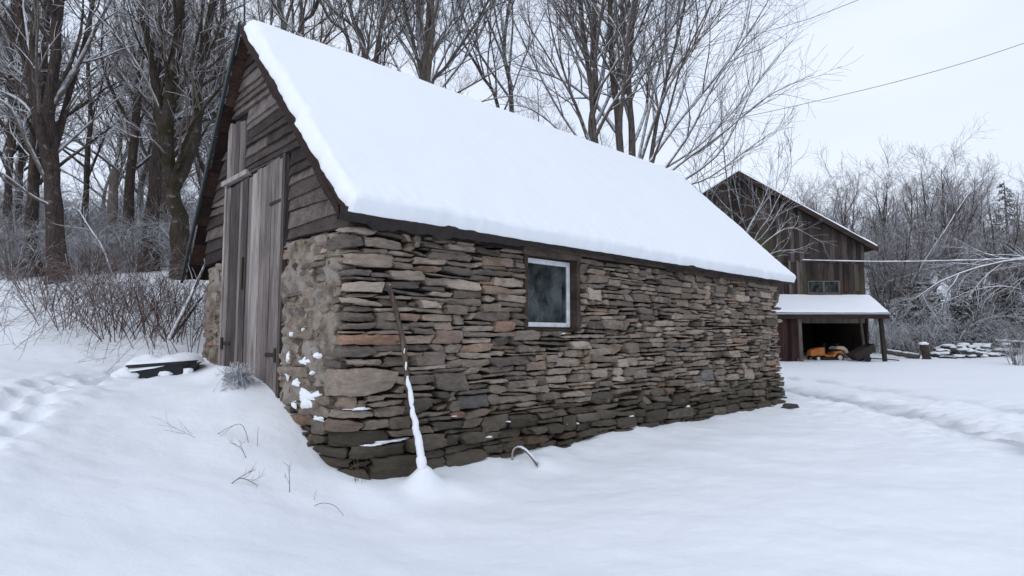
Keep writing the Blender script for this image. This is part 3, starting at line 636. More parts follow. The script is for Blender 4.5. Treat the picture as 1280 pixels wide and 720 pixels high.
# ================================================================== BARN
BY = 29.0
def bp_(px, py, Y=BY): return at(px, py, Y)
bx0, bx1, brx = 4.6, 17.3, 11.1; bz0 = .15; bzR = 9.45; bzE = 5.75
barn = thing('barn', (11, BY, .3), 'tall weathered board barn with open bay and snow covered lean to porch', 'barn')
def put(mb, name, mat, parent=None, bevel=0.0, root=None, smooth=False):
    o = mb.build(name, mat, None, smooth=smooth, bevel=bevel); root = root or barn
    o.data.transform(Matrix.Translation(-Vector(root.location))); o.parent = parent or root; return o
def roofz(x): return bzR - (x - brx) * (bzR - bzE) / (17.65 - brx) if x > brx else bzR - (brx - x) * .62
def vboards(x0, x1, zb, zt, Y, seed, wmin=.16, wmax=.3, th=.03, parent=None, name='siding', mat='barn', rag=.05):
    rg = np.random.default_rng(seed); mb = MB(); x = x0
    while x < x1 - .03:
        w = min(rg.uniform(wmin, wmax), x1 - x); xe = x + w; off = rg.uniform(0, .02); zb_ = (zb(x) if callable(zb) else zb) + rg.normal(0, rag)
        t0, t1 = (zt(x) if callable(zt) else zt), (zt(xe) if callable(zt) else zt)
        y = Y - off; mb.hexa([(x + .006, y - th, zb_), (xe - .006, y - th, zb_), (xe - .006, y - th, t1), (x + .006, y - th, t0)], [(x + .006, y, zb_), (xe - .006, y, zb_), (xe - .006, y, t1), (x + .006, y, t0)], rg.random() * .95); x = xe
    return put(mb, name, M[mat], parent)
rt = lambda x: roofz(x) - .12
vboards(bx0, bx1, 5.02, rt, BY - .03, 1, rag=.03)
vboards(bx0, 14.45, 3.3, 5.1, BY, 2, rag=.02); vboards(16.05, bx1, 3.3, 5.1, BY, 3, rag=.02); vboards(14.45, 16.05, 4.12, 5.1, BY, 4, rag=.01); vboards(14.45, 16.05, 3.3, 3.44, BY, 5, rag=.01)
vboards(16.25, 16.95, 3.6, 4.9, BY - .05, 15, rag=.01, name='loft_door')
vboards(bx0, 13.95, -.1, 3.32, BY - .01, 6, mat='barn_red', rag=.02)
def yw(x, y0, y1, z0, z1, mat='barn', name='side_wall'):
    mb = MB(); mb.box((x, y0, z0), (.06, 0, 0), (0, y1 - y0, 0), (0, 0, z1 - z0)); return put(mb, name, M[mat])
yw(bx1 - .07, BY + .02, BY + 13, -.2, bzE); yw(bx0 + .01, BY + .02, BY + 13, -.2, roofz(bx0) - .2)
mb = MB(); mb.box((bx0 + .1, BY + 13.02, -.2), (bx1 - bx0 - .2, 0, 0), (0, .06, 0), (0, 0, bzE)); put(mb, 'rear_wall', M['barn'])
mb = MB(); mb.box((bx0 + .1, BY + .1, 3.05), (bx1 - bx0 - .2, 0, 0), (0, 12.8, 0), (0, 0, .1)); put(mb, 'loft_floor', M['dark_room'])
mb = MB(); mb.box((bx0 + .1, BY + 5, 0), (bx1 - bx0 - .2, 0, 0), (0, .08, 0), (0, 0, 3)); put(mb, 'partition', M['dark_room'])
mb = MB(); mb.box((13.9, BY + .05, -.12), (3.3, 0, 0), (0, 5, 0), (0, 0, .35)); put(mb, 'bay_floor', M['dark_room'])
mb = MB()
for xa, xb in ((brx, 17.75), (brx, 4.2)):
    za, zb = roofz(xa), roofz(xb); mb.hexa([(xa, BY - .45, za - .1), (xb, BY - .45, zb - .1), (xb, BY - .45, zb), (xa, BY - .45, za)], [(xa, BY + 13.4, za - .1), (xb, BY + 13.4, zb - .1), (xb, BY + 13.4, zb), (xa, BY + 13.4, za)], .2)
put(mb, 'roof', M['deck'])
mb = MB()
for xa, xb in ((brx, 17.76), (brx, 4.19)):
    za, zb = roofz(xa), roofz(xb); mb.hexa([(xa, BY - .5, za - .24), (xb, BY - .5, zb - .24), (xb, BY - .5, zb + .01), (xa, BY - .5, za + .01)], [(xa, BY - .455, za - .24), (xb, BY - .455, zb - .24), (xb, BY - .455, zb + .01), (xa, BY - .455, za + .01)], .35)
put(mb, 'rake_trim', M['trim'])
mb = MB()
for xa, xb in ((brx, 17.72), (brx, 4.25)):
    n = 40; xs = np.linspace(xa, xb, n); P = []
    for x in xs:
        z = roofz(x) + .015; t = .09 + .03 * float(vnoise(x * 1.5, 3)); P.append([(x, BY - .47, z), (x, BY - .46, z + t * .8), (x, BY - .35, z + t), (x, BY + 13.3, z + t), (x, BY + 13.35, z)])
    mb.grid(np.array(P), flip=xb < xa)
put(mb, 'roof_snow', M['roof_snow'], smooth=True)
# small two-light window over the porch
wv = bpy.data.objects.new('window', None); COL.objects.link(wv); wv.parent = barn
mb = MB(); z0, z1 = 3.46, 4.1
for x0, x1, za, zb in ((14.46, 14.53, z0, z1), (15.97, 16.04, z0, z1), (15.2, 15.29, z0 + .06, z1 - .06), (14.535, 15.965, z1 - .06, z1), (14.535, 15.965, z0, z0 + .06)): mb.box((x0, BY - .07, za), (x1 - x0, 0, 0), (0, .07, 0), (0, 0, zb - za), .75)
put(mb, 'frame', M['barn_post'], wv)
for x0, x1 in ((14.54, 15.19), (15.3, 15.96)):
    mb = MB(); mb.box((x0, BY - .02, z0 + .065), (x1 - x0, 0, 0), (0, .01, 0), (0, 0, z1 - z0 - .13)); put(mb, 'pane', M['glass'], wv)
mb = MB(); mb.box((14.4, BY - .13, 3.41), (1.7, 0, 0), (0, .12, 0), (0, 0, .045), .6); put(mb, 'sill', M['barn_post'], wv)
for x in (13.55, 13.95): 
    mb = MB(); mb.box((x, BY - .09, 3.3), (.11, 0, 0), (0, .055, 0), (0, 0, 1.78), .8); put(mb, 'batten', M['barn_post'])
# lean-to porch
PY = 26.9; pz0, pz1 = 2.38, 3.28
mb = MB(); mb.hexa([(11.0, PY, pz0 - .07), (17.05, PY, pz0 - .07), (17.05, PY, pz0), (11.0, PY, pz0)], [(11.0, BY - .06, pz1 - .07), (17.6, BY - .06, pz1 - .07), (17.6, BY - .06, pz1), (11.0, BY - .06, pz1)], .3)
mb.hexa([(11.0, PY - .06, pz0 - .2), (17.05, PY - .06, pz0 - .2), (17.05, PY - .06, pz0), (11.0, PY - .06, pz0)], [(11.0, PY - .003, pz0 - .2), (17.05, PY - .003, pz0 - .2), (17.05, PY - .003, pz0), (11.0, PY - .003, pz0)], .25); put(mb, 'porch_roof', M['trim'])
n, m_ = 60, 24; U, Vv = np.meshgrid(np.linspace(0, 1, n), np.linspace(0, 1, m_), indexing='ij')
Xp = 10.95 + U * (17.12 - 10.95 + Vv * .45); Yp = PY - .1 + Vv * (BY - .08 - PY + .1); Zp = pz0 + .005 + (pz1 - pz0) * Vv; ed = np.minimum(np.minimum(U, 1 - U) * 6, np.minimum(Vv + .02, 1.2 - Vv) * 2.2); tk = (.13 + .02 * fbm(Xp, Yp, 0, 3, 4)) * np.sqrt(1 - np.clip(1 - ed / .22, 0, 1) ** 2)
mb = MB(); mb.grid(np.stack([Xp, Yp, Zp + tk], -1), flip=True); mb.grid(np.stack([Xp, Yp, Zp - .0 * tk], -1)); put(mb, 'porch_snow', M['roof_snow'], smooth=True)
def post(x0, x1, y, z0, z1, w, tone=.4, mat='barn_post', name='post'):
    mb = MB(); mb.hexa([(x0, y, z0), (x0 + w, y, z0), (x1 + w, y, z1), (x1, y, z1)], [(x0, y + w, z0), (x0 + w, y + w, z0), (x1 + w, y + w, z1), (x1, y + w, z1)], tone); return put(mb, name, M[mat], bevel=.01)
post(16.83, 16.72, 27.0, .1, pz0 - .06, .15, .05); post(13.03, 12.99, 27.0, .1, pz0 - .06, .16, .7); post(17.05, 16.8, BY - .16, .1, 3.2, .12, .65); post(17.2, 17.2, BY - .15, .1, 3.2, .1, .1)
mb = MB(); mb.box((13.2, BY - .12, 2.02), (3.95, 0, 0), (0, .1, 0), (0, 0, .3), .95); mb.build('lintel', M['barn_post'], None); o = bpy.data.objects['lintel']; o.data.transform(Matrix.Translation(-Vector(barn.location))); o.parent = barn
mb = MB(); mb.box((13.15, BY - .13, 2.34), (4.0, 0, 0), (0, .1, 0), (0, 0, .75), .2); put(mb, 'header_boards', M['trim'])
vboards(12.0, 12.98, -.1, 2.25, 27.15, 9, mat='barn_red', rag=.02, name='porch_panel')

# ------------------------------------------------------------------ riding mower in the bay
mw = thing('riding_mower', (0, 0, 0), 'orange riding mower parked in the open bay of the barn', 'mower')
def loft(mb, secs, tone=.5, cap=True):
    P = np.array(secs); P = np.concatenate([P, P[:, :1]], 1); mb.grid(P, tone)
    k = P.shape[1] - 1; mb.add(P[0, :k], [tuple(range(k))], tone); mb.add(P[-1, :k], [tuple(range(k))[::-1]], tone)
def rsec(x, hw, z0, z1, r=.06):
    return [(x, -hw, z0), (x, -hw, z1 - r), (x, -hw + r, z1), (x, hw - r, z1), (x, hw, z1 - r), (x, hw, z0)]
mb = MB(); loft(mb, [rsec(-.92, .20, .38, .56), rsec(-.88, .24, .32, .64), rsec(-.7, .26, .32, .72), rsec(-.3, .27, .34, .80), rsec(-.14, .27, .36, .80)]); mb.build('hood', M['orange'], mw, smooth=False, bevel=.015)
mb = MB(); loft(mb, [rsec(-.14, .30, .30, .46, .03), rsec(.0, .32, .28, .36, .03), rsec(.3, .34, .28, .36, .03), rsec(.42, .4, .3, .58), rsec(.8, .4, .36, .62), rsec(.9, .36, .4, .58)]); mb.build('body', M['orange'], mw, bevel=.012)
mb = MB(); loft(mb, [rsec(-.14, .2, .46, .9, .04), rsec(-.02, .16, .4, .86, .04)]); mb.build('dashboard', M['black'], mw, bevel=.01)
mb = MB(); loft(mb, [rsec(.3, .2, .58, .66), rsec(.62, .22, .58, .68)]); loft(mb, [[(.6, -.22, .64), (.64, -.2, 1.02), (.64, .2, 1.02), (.6, .22, .64)], [(.68, -.22, .64), (.73, -.2, 1.02), (.73, .2, 1.02), (.68, .22, .64)]]); mb.build('seat', M['black'], mw, bevel=.02)
mb = MB(); th = np.linspace(0, 2 * np.pi, 20); mb.tubes(np.stack([.02 + .08 * np.cos(th), .16 * np.sin(th), .99 - .05 * np.cos(th)], -1), np.full(20, .015), 6, False); mb.tubes(np.array([[-.06, 0, .85], [.02, 0, .99]]), np.full(2, .015), 6); mb.build('steering_wheel', M['black'], mw)
mb = MB(); loft(mb, [rsec(-.42, .46, .12, .22, .04), rsec(-.2, .5, .1, .27, .04), rsec(.25, .5, .1, .27, .04), rsec(.4, .44, .12, .22, .04)]); mb.build('cutting_deck', M['black'], mw, bevel=.01)
mb = MB(); loft(mb, [rsec(.5, .40, .70, .80, .05), rsec(.66, .42, .72, .88, .06), rsec(.95, .42, .62, .86, .08), rsec(1.12, .40, .3, .74, .08), rsec(1.2, .36, .2, .6, .08)]); mb.build('grass_collector', M['cream'], mw, bevel=.02)
def wheel(x, y, r, w):
    th = np.linspace(0, 2 * np.pi, 25); prof = [(r * .55, -w / 2), (r * .92, -w / 2), (r, -w * .3), (r, w * .3), (r * .92, w / 2), (r * .55, w / 2)]
    P = np.array([[(x + q * math.cos(a), y + d, r + q * math.sin(a)) for q, d in prof] for a in th]); mb = MB(); mb.grid(P); o = mb.build('wheel', M['rubber'], mw)
    prof = [(r * .0, -w * .36), (r * .5, -w * .36), (r * .58, -w * .44), (r * .58, w * .44), (r * .5, w * .36), (0, w * .36)]
    P = np.array([[(x + q * math.cos(a), y + d, r + q * math.sin(a)) for q, d in prof] for a in th]); mb = MB(); mb.grid(P); mb.build('rim', M['rim'], o)
for y in (-.36, .36): wheel(-.62, y, .18, .14)
for y in (-.38, .38): wheel(.62, y, .24, .2)
mwp = at(1031, 450, 28.2); mw.location = (mwp[0], 28.2, float(mwp[2]) - .07); mw.rotation_euler = (0, 0, R(4)); mw.scale = (.83,) * 3
# dump cart
ct = thing('dump_cart', (0, 0, 0), 'dark two wheeled dump cart tipped up beside the orange mower', 'cart')
mb = MB()
a = [(-.55, -.4, .05), (.5, -.4, .05), (.62, -.48, .5), (-.68, -.48, .5)]; b = [(-.55, .4, .05), (.5, .4, .05), (.62, .48, .5), (-.68, .48, .5)]
tl = Matrix.Rotation(R(-28), 3, 'Y')
def tt_(P, dz=.32): return [np.array(tl @ Vector(p)) + [0, 0, dz] for p in P]
for qa, qb in ((0, 1), (2, 3)): pass
A, B = tt_(a), tt_(b); off = np.array([0, .025, 0])
mb.hexa(A, [p + off for p in A]); mb.hexa([p - off for p in B], B)
def slab(p, q, r_, s_, nrm): mb.hexa([p, q, r_, s_], [np.asarray(x) + nrm for x in (p, q, r_, s_)])
slab(A[0], A[1], B[1], B[0], np.array([0, 0, .03])); slab(A[1] + off, A[2] + off, B[2] - off, B[1] - off, np.array([.025, 0, 0])); slab(A[3] + off, A[0] + off, B[0] - off, B[3] - off, np.array([-.025, 0, 0])); mb.build('tub', M['felt'], ct)
for y in (-.42, .42):
    th = np.linspace(0, 2 * np.pi, 23); P = np.array([[(q * math.cos(t) - .05, y + d, .2 + q * math.sin(t)) for q, d in ((.03, -.05), (.17, -.05), (.2, -.03), (.2, .03), (.17, .05), (.03, .05))] for t in th]); mb = MB(); mb.grid(P); mb.build('wheel', M['rubber'], ct)
mb = MB(); mb.tubes(smooth_path([(-.1, 0, .24), (.6, 0, .2), (1.3, .05, .16), (1.9, .1, .1)], 10), np.full(10, .035), 6); mb.tubes(np.array([[-.05, -.42, .2], [-.05, .42, .2]]), np.full(2, .03), 6); mb.build('drawbar', M['iron'], ct)
p = at(1081, 452, 27.4); ct.location = (p[0], 27.4, float(p[2]) - .02); ct.scale = (.8,) * 3; ct.rotation_euler = (0, 0, R(-6))

# ------------------------------------------------------------------ small things round the yard
def log(p0, p1, r0, r1, label, name='log', mat='bark_grey', cat='log'):
    p0, p1 = np.asarray(p0), np.asarray(p1); n = 14; P = smooth_path([p0, (p0 * .6 + p1 * .4) + rng.normal(0, .03, 3), p1], n); mb = MB(); Q = np.linspace(r0, r1, n) * (1 + .08 * rng.normal(0, 1, n)); mb.tubes(P, Q, 9)
    mb.add(mb.v[0][:9], [tuple(range(9))])
    return tag(mb.build(name, M[mat], None, smooth=True), label, cat)
p = at(1157, 449, 30); log((p[0] + .05, 30, p[2] - .1), (p[0] - .08, 30, p[2] + .75), .2, .17, 'short dark stump post with a snow cap in front of the stone wall', 'stump_post', 'bark', 'post')
mb = MB(); V, Fc = ico(.2, (p[0] - .06, 30, p[2] + .78), 2, .15, (1.15, 1.1, .5), 3); mb.add(V, Fc); tag(mb.build('snow_cap', M['roof_snow'], None, smooth=True), 'cap of snow on the short dark stump post', 'snow')
p = at(1108, 446, 30.5); q = at(1146, 446, 30.5); log((p[0], 30.5, p[2] + .28), (q[0], 30.4, q[2] + .02), .12, .16, 'snow dusted log lying between the porch post and the stump', 'log')
p = at(1174, 448.5, 31); q = at(1195, 449, 31); log((p[0], 31, p[2] + .06), (q[0], 31, q[2] + .04), .09, .08, 'thin dark log lying in the snow just right of the stump', 'log', 'bark')
p = at(1242, 430, 33); q = at(1300, 434, 33); log((p[0], 33, p[2] + .1), (q[0], 33.4, q[2] + .1), .17, .2, 'dark snow topped log above the end of the stone wall', 'log', 'bark'); 
p = at(1246, 436, 32.5); q = at(1268, 442, 31.5); log((p[0], 32.5, p[2]), (q[0], 31.5, q[2]), .1, .13, 'dark pole lying slantwise behind the bare bush', 'log', 'bark')
# low field wall under snow
fw_ = thing('field_stone_wall', (0, 0, 0), 'low tumbled field stone wall under snow at the wood edge', 'wall')
mb = MB(); ms = MB(); rg = np.random.default_rng(3)
for k in range(150):
    t = rg.random(); px = 1168 + t * 90; Y = 31.5 + rg.random() * 1.6 + t * .8; p = at(px, 447, Y); g = gz(p[0], Y); h = rg.random() ** 1.3 * .62 * min(1, t * 6 + .25)
    r_ = rg.uniform(.10, .26); V, Fc = ico(r_, (p[0], Y, g + h), 1, .3, (1.4, 1, .55), k); mb.add(V, Fc, rg.random())
    if rg.random() < .8: V, Fc = ico(r_ * 1.02, (p[0] + .02, Y - .02, g + h + r_ * .38), 2, .25, (1.35, .95, .4), k + 7); ms.add(V, Fc)
mb.build('stones', M['rock'], fw_); ms.build('snow_cover', M['roof_snow'], fw_, smooth=True)
p = at_z(988, 509, -.02); mb = MB(); V, Fc = ico(.12, (p[0], p[1], gz(p[0], p[1]) + .03), 2, .35, (1.5, .8, .5), 5); mb.add(V, Fc); tag(mb.build('rock', M['rock'], None), 'small dark rock at the far foot of the stone shed', 'rock')
# black tub of the trough, heaped with snow
p = at(207, 470, 8.0); tb = thing('water_trough', (p[0], 8.0, gz(p[0], 8.0) - .05), 'black plastic trough heaped with snow, left of the shed door', 'trough')
mb = MB(); n = 32; th = np.linspace(0, 2 * np.pi, n + 1)
def ring(a, b, z, e=3.2): return np.stack([a * np.sign(np.cos(th)) * np.abs(np.cos(th)) ** (2 / e), b * np.sign(np.sin(th)) * np.abs(np.sin(th)) ** (2 / e), np.full(n + 1, z)], -1)
P = np.array([ring(.40, .29, 0), ring(.44, .32, .2), ring(.47, .35, .205), ring(.475, .355, .245), ring(.45, .33, .25), ring(.42, .3, .12)]); mb.grid(P.transpose(1, 0, 2)); mb.build('tub', M['black'], tb, smooth=False)
for c in tb.children: c.data.transform(Matrix.Translation(Vector(tb.location)))
rr = np.linspace(0, 1, 14); P = np.array([ring(.53 * q + .001, .42 * q + .001, 0, 2.4) for q in rr]); P[:, :, 2] = (.20 + .15 * np.sqrt(np.maximum(0, 1 - rr ** 4)))[:, None] + .035 * fbm(P[:, :, 0] * 4, P[:, :, 1] * 4, 0, 3, 6); mb = MB(); mb.grid(P, flip=False); o = mb.build('snow_heap', M['roof_snow'], None, smooth=True); o.parent = tb; o.location = (-.03, .07, 0)
tb.rotation_euler = (0, R(-4), R(9)); tb.scale = (.92, .85, .9)
for k, (dx, dy, r_, sx) in enumerate(((-.42, -.2, .13, 1.6), (.12, -.33, .05, 1.8), (.40, -.27, .07, 1))):
    mb = MB(); V_, F_ = ico(r_, (dx, dy, .08 if k else .1), 3, .35, (sx, .8, .9), k + 3); mb.add(V_, F_); o = mb.build('snow_clump', M['roof_snow'], None, smooth=True); o.parent = tb

# leaning pole against the wall with snow lying along its lower half
b0 = on_g(529, 600, -.34); b0[2] = gz(b0[0], b0[1]) - .08; b1 = on_g(485, 356, -.09)
pl = thing('leaning_pole', b0, 'slender bent wooden pole leaning on the stone wall, snow on its foot', 'pole')
P = smooth_path([b0, on_g(521, 545, -.27), on_g(511, 490, -.21), on_g(504, 430, -.16), on_g(494, 385, -.11), b1], 30); rad = np.linspace(.036, .022, 30) * (1 + .09 * rng.normal(0, 1, 30)); mb = MB()
mb.tubes(P, rad, 9); mb.build('pole', M['pole'], pl, smooth=True)
P = smooth_path(P, 90)
def snowbit(k0, k1, w0, w1, sd):
    n_ = k1 - k0; rg_ = np.random.default_rng(sd); rr_ = np.linspace(w0, w1, n_) ** 1.0 * (1 + .10 * vnoise(np.arange(n_) * .3, sd, 0, sd) + .12 * vnoise(np.arange(n_) * 1.1, sd, 0, sd + 5)); rr_ *= np.sqrt(np.clip(np.minimum(np.arange(n_) + .3, n_ - np.arange(n_)) / 4, 0, 1)); Q = P[k0:k1] + (-GV * .024 + ZV * .016)[None] - LV * (.012 + .012 * vnoise(np.arange(n_) * .3, sd + 3, 0, 7))[:, None]
    mb = MB(); mb.tubes(Q, np.maximum(rr_, .002), 10); mb.build('snow_strip', M['roof_snow'], pl, smooth=True)
snowbit(0, 31, .05, .024, 1); snowbit(29, 42, .03, .018, 2); snowbit(43, 47, .018, .014, 3); snowbit(49, 52, .012, .010, 4)


# ================================================================== TREES
def unit(v): return v / (np.linalg.norm(v, axis=-1, keepdims=True) + 1e-9)
def shoots(P, Rr, nch, t0, t1, lenf, ang, upb, n, rg, rfac=.6, tip=.005, curve=.5, wob=.08, flat=None):
    m, np_, _ = P.shape; seglen = np.linalg.norm(P[:, 1:] - P[:, :-1], axis=-1).sum(1)
    t = (t0 + (t1 - t0) * (np.arange(nch)[None] + rg.random((m, nch))) / nch); x = t * (np_ - 1); i = np.clip(x.astype(int), 0, np_ - 2); u = x - i
    I = np.arange(m)[:, None]; p = P[I, i] * (1 - u)[..., None] + P[I, i + 1] * u[..., None]; r = Rr[I, i] * (1 - u) + Rr[I, i + 1] * u
    T = unit(P[I, i + 1] - P[I, i]); rv = unit(rg.normal(0, 1, T.shape)); pr = unit(rv - (rv * T).sum(-1, keepdims=True) * T)
    a = ang + rg.normal(0, .16, t.shape); d = T * np.cos(a)[..., None] + pr * np.sin(a)[..., None]; d[..., 2] += upb; d = unit(d)
    ln = lenf(t) * seglen[:, None] * rg.uniform(.65, 1.2, t.shape)
    p = p.reshape(-1, 3); d = d.reshape(-1, 3); ln = ln.ravel(); r = r.ravel(); K = len(p)
    out = np.empty((K, n, 3)); out[:, 0] = p; dd = d.copy(); w = rg.normal(0, wob, (K, 3))
    for k in range(1, n):
        dd = unit(dd + w + rg.normal(0, wob, (K, 3)) + np.array([0, 0, curve / n])); out[:, k] = out[:, k - 1] + dd * (ln / (n - 1))[:, None]
    r0 = np.minimum(r * rfac, ln * .017 + .004); RR = r0[:, None] * np.linspace(1, .25, n)[None] ; RR = np.maximum(RR, tip)
    return out, RR
def fill_tree(stems, radii, rg, par):
    """stems -> list of (m, n, 3) levels of limbs, branches and twigs"""
    lv = []; P, Rr = stems, radii
    for (nch, t0, t1, lf, ang, upb, n, curve, wob, tip) in par:
        P, Rr = shoots(P, Rr, nch, t0, t1, lf, ang, upb, n, rg, tip=tip, curve=curve, wob=wob); lv.append((P, Rr))
    return lv
VASE = [(12, .25, .97, lambda t: .42 * (1.15 - .75 * t), .72, .25, 9, .55, .06, .007), (8, .2, .98, lambda t: .5 * (1.1 - .6 * t), .62, .15, 6, .35, .09, .005), (5, .2, 1, lambda t: .5 * (1.1 - .5 * t), .65, .1, 4, .2, .12, .0038)]
SLIM = [(22, .3, .98, lambda t: .3 * (1.15 - .8 * t), .85, .2, 7, .5, .08, .007), (7, .2, .98, lambda t: .5 * (1.1 - .6 * t), .7, .12, 5, .3, .1, .005), (4, .25, 1, lambda t: .5, .7, .08, 3, .2, .12, .004)]
def level_mb(lv):
    mb = MB(); ks = (6, 4, 3)[-len(lv):]
    for (P, Rr), k in zip(lv, ks): mb.tubes(P, Rr, k, False)
    return mb
def flare(r0, r1, n): t = np.linspace(0, 1, n); return r0 + (r1 - r0) * t ** .8 + r0 * .45 * np.exp(-t * 14)
def lump(P, Rr, k=12): return P, Rr
def tree(name, stems, label, group=None, par=VASE, bark='bark', twig='twig', seed=0, limbs=(), limb_par=None, k=12, cat='tree', parts2=None):
    """stems: list of (points, r0, r1); the first point of the first stem is the foot"""
    rg = np.random.default_rng(seed); foot = np.asarray(stems[0][0][0], float); t = thing(name, foot, label, cat, group); mb = MB(); SP = []; SR = []; n = 22
    for pts, r0, r1 in stems:
        P = smooth_path(pts, n); P[1:-1] += rg.normal(0, .02, (n - 2, 3)) * min(1, r0 * 4); Rr = flare(r0, r1, n) if pts is stems[0][0] or len(stems) and np.linalg.norm(np.asarray(pts[0]) - foot) < .6 else np.linspace(r0, r1, n); Rr = Rr * (1 + .05 * rg.normal(0, 1, n))
        mb.tubes(P, Rr, k); SP.append(P); SR.append(Rr)
    lv = fill_tree(np.array(SP), np.array(SR), rg, par)
    if par is VASE or par is SLIM:
        mb.tubes(lv[0][0], lv[0][1], 6, False); lv = lv[1:]
    mb.build('trunk', M[bark], t, smooth=True)
    if limbs:
        LP = np.array([smooth_path(p, 14) for p, r0, r1 in limbs]); LR = np.array([np.linspace(r0, r1, 14) for p, r0, r1 in limbs])
        lv2 = fill_tree(LP, LR, rg, limb_par or par[1:]);         mbl = level_mb(lv); mbl.tubes(LP, LR, 7)
        for (P, Rr), kk in zip(lv2, (4, 3, 3)): mbl.tubes(P, Rr, kk, False)
        mbl.build('crown', M[twig], t, smooth=True)
    else: level_mb(lv).build('crown', M[twig], t, smooth=True)
    return t
def px_stem(pts, Y, r0, r1, dy=0.0, foot=True):
    Ys = np.linspace(Y, Y + dy, len(pts)); P = [at(a, b, y) for (a, b), y in zip(pts, Ys)]
    if foot: P[0] = np.array([P[0][0], P[0][1], gz(P[0][0], P[0][1]) - .15])
    return (np.array(P), r0, r1)

# --- the big trunks at the wood's edge, left
tree('bare_tree', [px_stem([(74, 350), (68, 270), (64, 190), (64, 110), (74, 10), (84, -120), (100, -300)], 13, .195, .06), px_stem([(66, 215), (50, 150), (34, 70), (20, -10), (-10, -160)], 13, .16, .05, foot=False)],
     'stout dark forked tree nearest the left edge of the photo', seed=1, bark='bark', twig='twig_snowy', par=VASE,
     limbs=[px_stem([(66, 130), (95, 85), (125, 25), (160, -40)], 13, .07, .02, .8, False), px_stem([(62, 235), (35, 180), (8, 130), (-40, 110)], 13, .05, .02, -1, False), px_stem([(60, 170), (30, 130), (0, 115), (-40, 120)], 13, .05, .02, 1, False), px_stem([(60, 200), (100, 165), (150, 120)], 13, .05, .012, 1.0, False),
            px_stem([(70, 260), (40, 245), (0, 215), (-40, 200)], 13, .045, .012, -1.2, False)], limb_par=VASE[1:])
tree('bare_tree', [px_stem([(44, 345), (40, 290), (44, 200), (52, 110), (58, 20), (60, -150)], 15, .19, .06)], 'straight trunk just behind the stout forked tree at far left', seed=2, par=SLIM, twig='twig_snowy')
tree('bare_tree', [px_stem([(228, 345), (226, 290), (214, 235), (209, 190), (212, 130), (222, 60), (226, 0), (236, -160)], 13, .21, .075), px_stem([(214, 235), (232, 205), (244, 160), (250, 90), (262, 20), (285, -90)], 13, .17, .05, foot=False), px_stem([(209, 195), (201, 150), (190, 80), (176, 10), (162, -120)], 13, .13, .04, foot=False)],
     'thick mossy tree splitting into three stems beside the shed gable', seed=3, bark='bark_moss', twig='twig_snowy',
     limbs=[px_stem([(206, 150), (180, 95), (150, 50), (110, 10), (80, -10)], 13, .034, .010, -.8, False), px_stem([(222, 50), (190, 25), (170, 0), (140, -30)], 13, .035, .012, -.6, False), px_stem([(212, 200), (190, 175), (165, 170), (130, 150)], 13, .024, .008, -1.0, False)], limb_par=VASE[1:])
tree('bare_tree', [px_stem([(186, 345), (190, 270), (197, 190), (200, 100), (203, 20), (210, -160)], 15.5, .21, .06)], 'straight dark trunk left of the thick mossy tree', seed=4, par=SLIM, twig='twig_snowy')
tree('bare_tree', [px_stem([(158, 345), (160, 270), (168, 170), (176, 80), (180, -10), (182, -160)], 18, .18, .05)], 'dark straight tree between the pale snag and the mossy tree', seed=5, par=SLIM, twig='twig_snowy')
tree('bare_tree', [px_stem([(104, 345), (106, 285), (108, 220), (113, 150), (110, 80), (114, 0), (112, -80)], 19, .12, .03)], 'slender crooked young tree right of the stout forked tree', seed=6, par=SLIM, twig='twig_snowy')
t = thing('tree_snag', at(139, 345, 16), 'pale broken dead trunk standing among the left trees', 'tree'); P = smooth_path(px_stem([(138, 346), (139, 300), (141, 255), (143, 212)], 16, 0, 0)[0], 16); mb = MB(); mb.tubes(P, flare(.16, .11, 16), 10); mb.build('trunk', M['snag'], t, smooth=True)
for kx, (px, Yd, r0, lab) in enumerate([(8, 17, .13, 'thin dark tree at the very left edge of the woods'), (22, 21, .11, 'thin grey tree behind the far left trunks'), (268, 17, .17, 'dark trunk close behind the shed gable, seen past its roof edge')]):
    tree('bare_tree', [px_stem([(px, 345), (px + 2, 260), (px + 6, 150), (px + 8, 40), (px + 10, -120)], Yd, r0, .04)], lab, seed=20 + kx, par=SLIM, twig='twig_snowy')

# --- maples behind the shed roof
FAN = [(13, .22, .97, lambda t: .45 * (1.15 - .75 * t), .55, .28, 9, .55, .07, .007), (9, .2, .98, lambda t: .5 * (1.1 - .6 * t), .55, .15, 6, .35, .1, .005), (8, .2, 1, lambda t: .5, .6, .1, 4, .2, .13, .0042)]
def groundpt(px, Y): return at(px, 400, Y) * [1, 1, 0] + [0, 0, gz(at(px, 400, Y)[0], Y) - .15]
def maple(px, Y, stems, label, seed, r0, limbs=(), twig='twig_dark', bark='bark_grey', par=FAN):
    f = groundpt(px, Y); S = []
    for k, (pts, ra, rb) in enumerate(stems): S.append((np.array([f + np.array([(k % 3 - 1) * .12, (k // 3) * .12, 0])] + [at(a, b, Y + .02 * k * (j + 1) * (-1) ** k) for j, (a, b) in enumerate(pts)]), ra, rb))
    return tree('bare_tree', S, label, seed=seed, bark=bark, twig=twig, par=par, limbs=[px_stem(p, Y, a * .8, b * .8, dy, False) for p, a, b, dy in limbs], limb_par=par[1:])
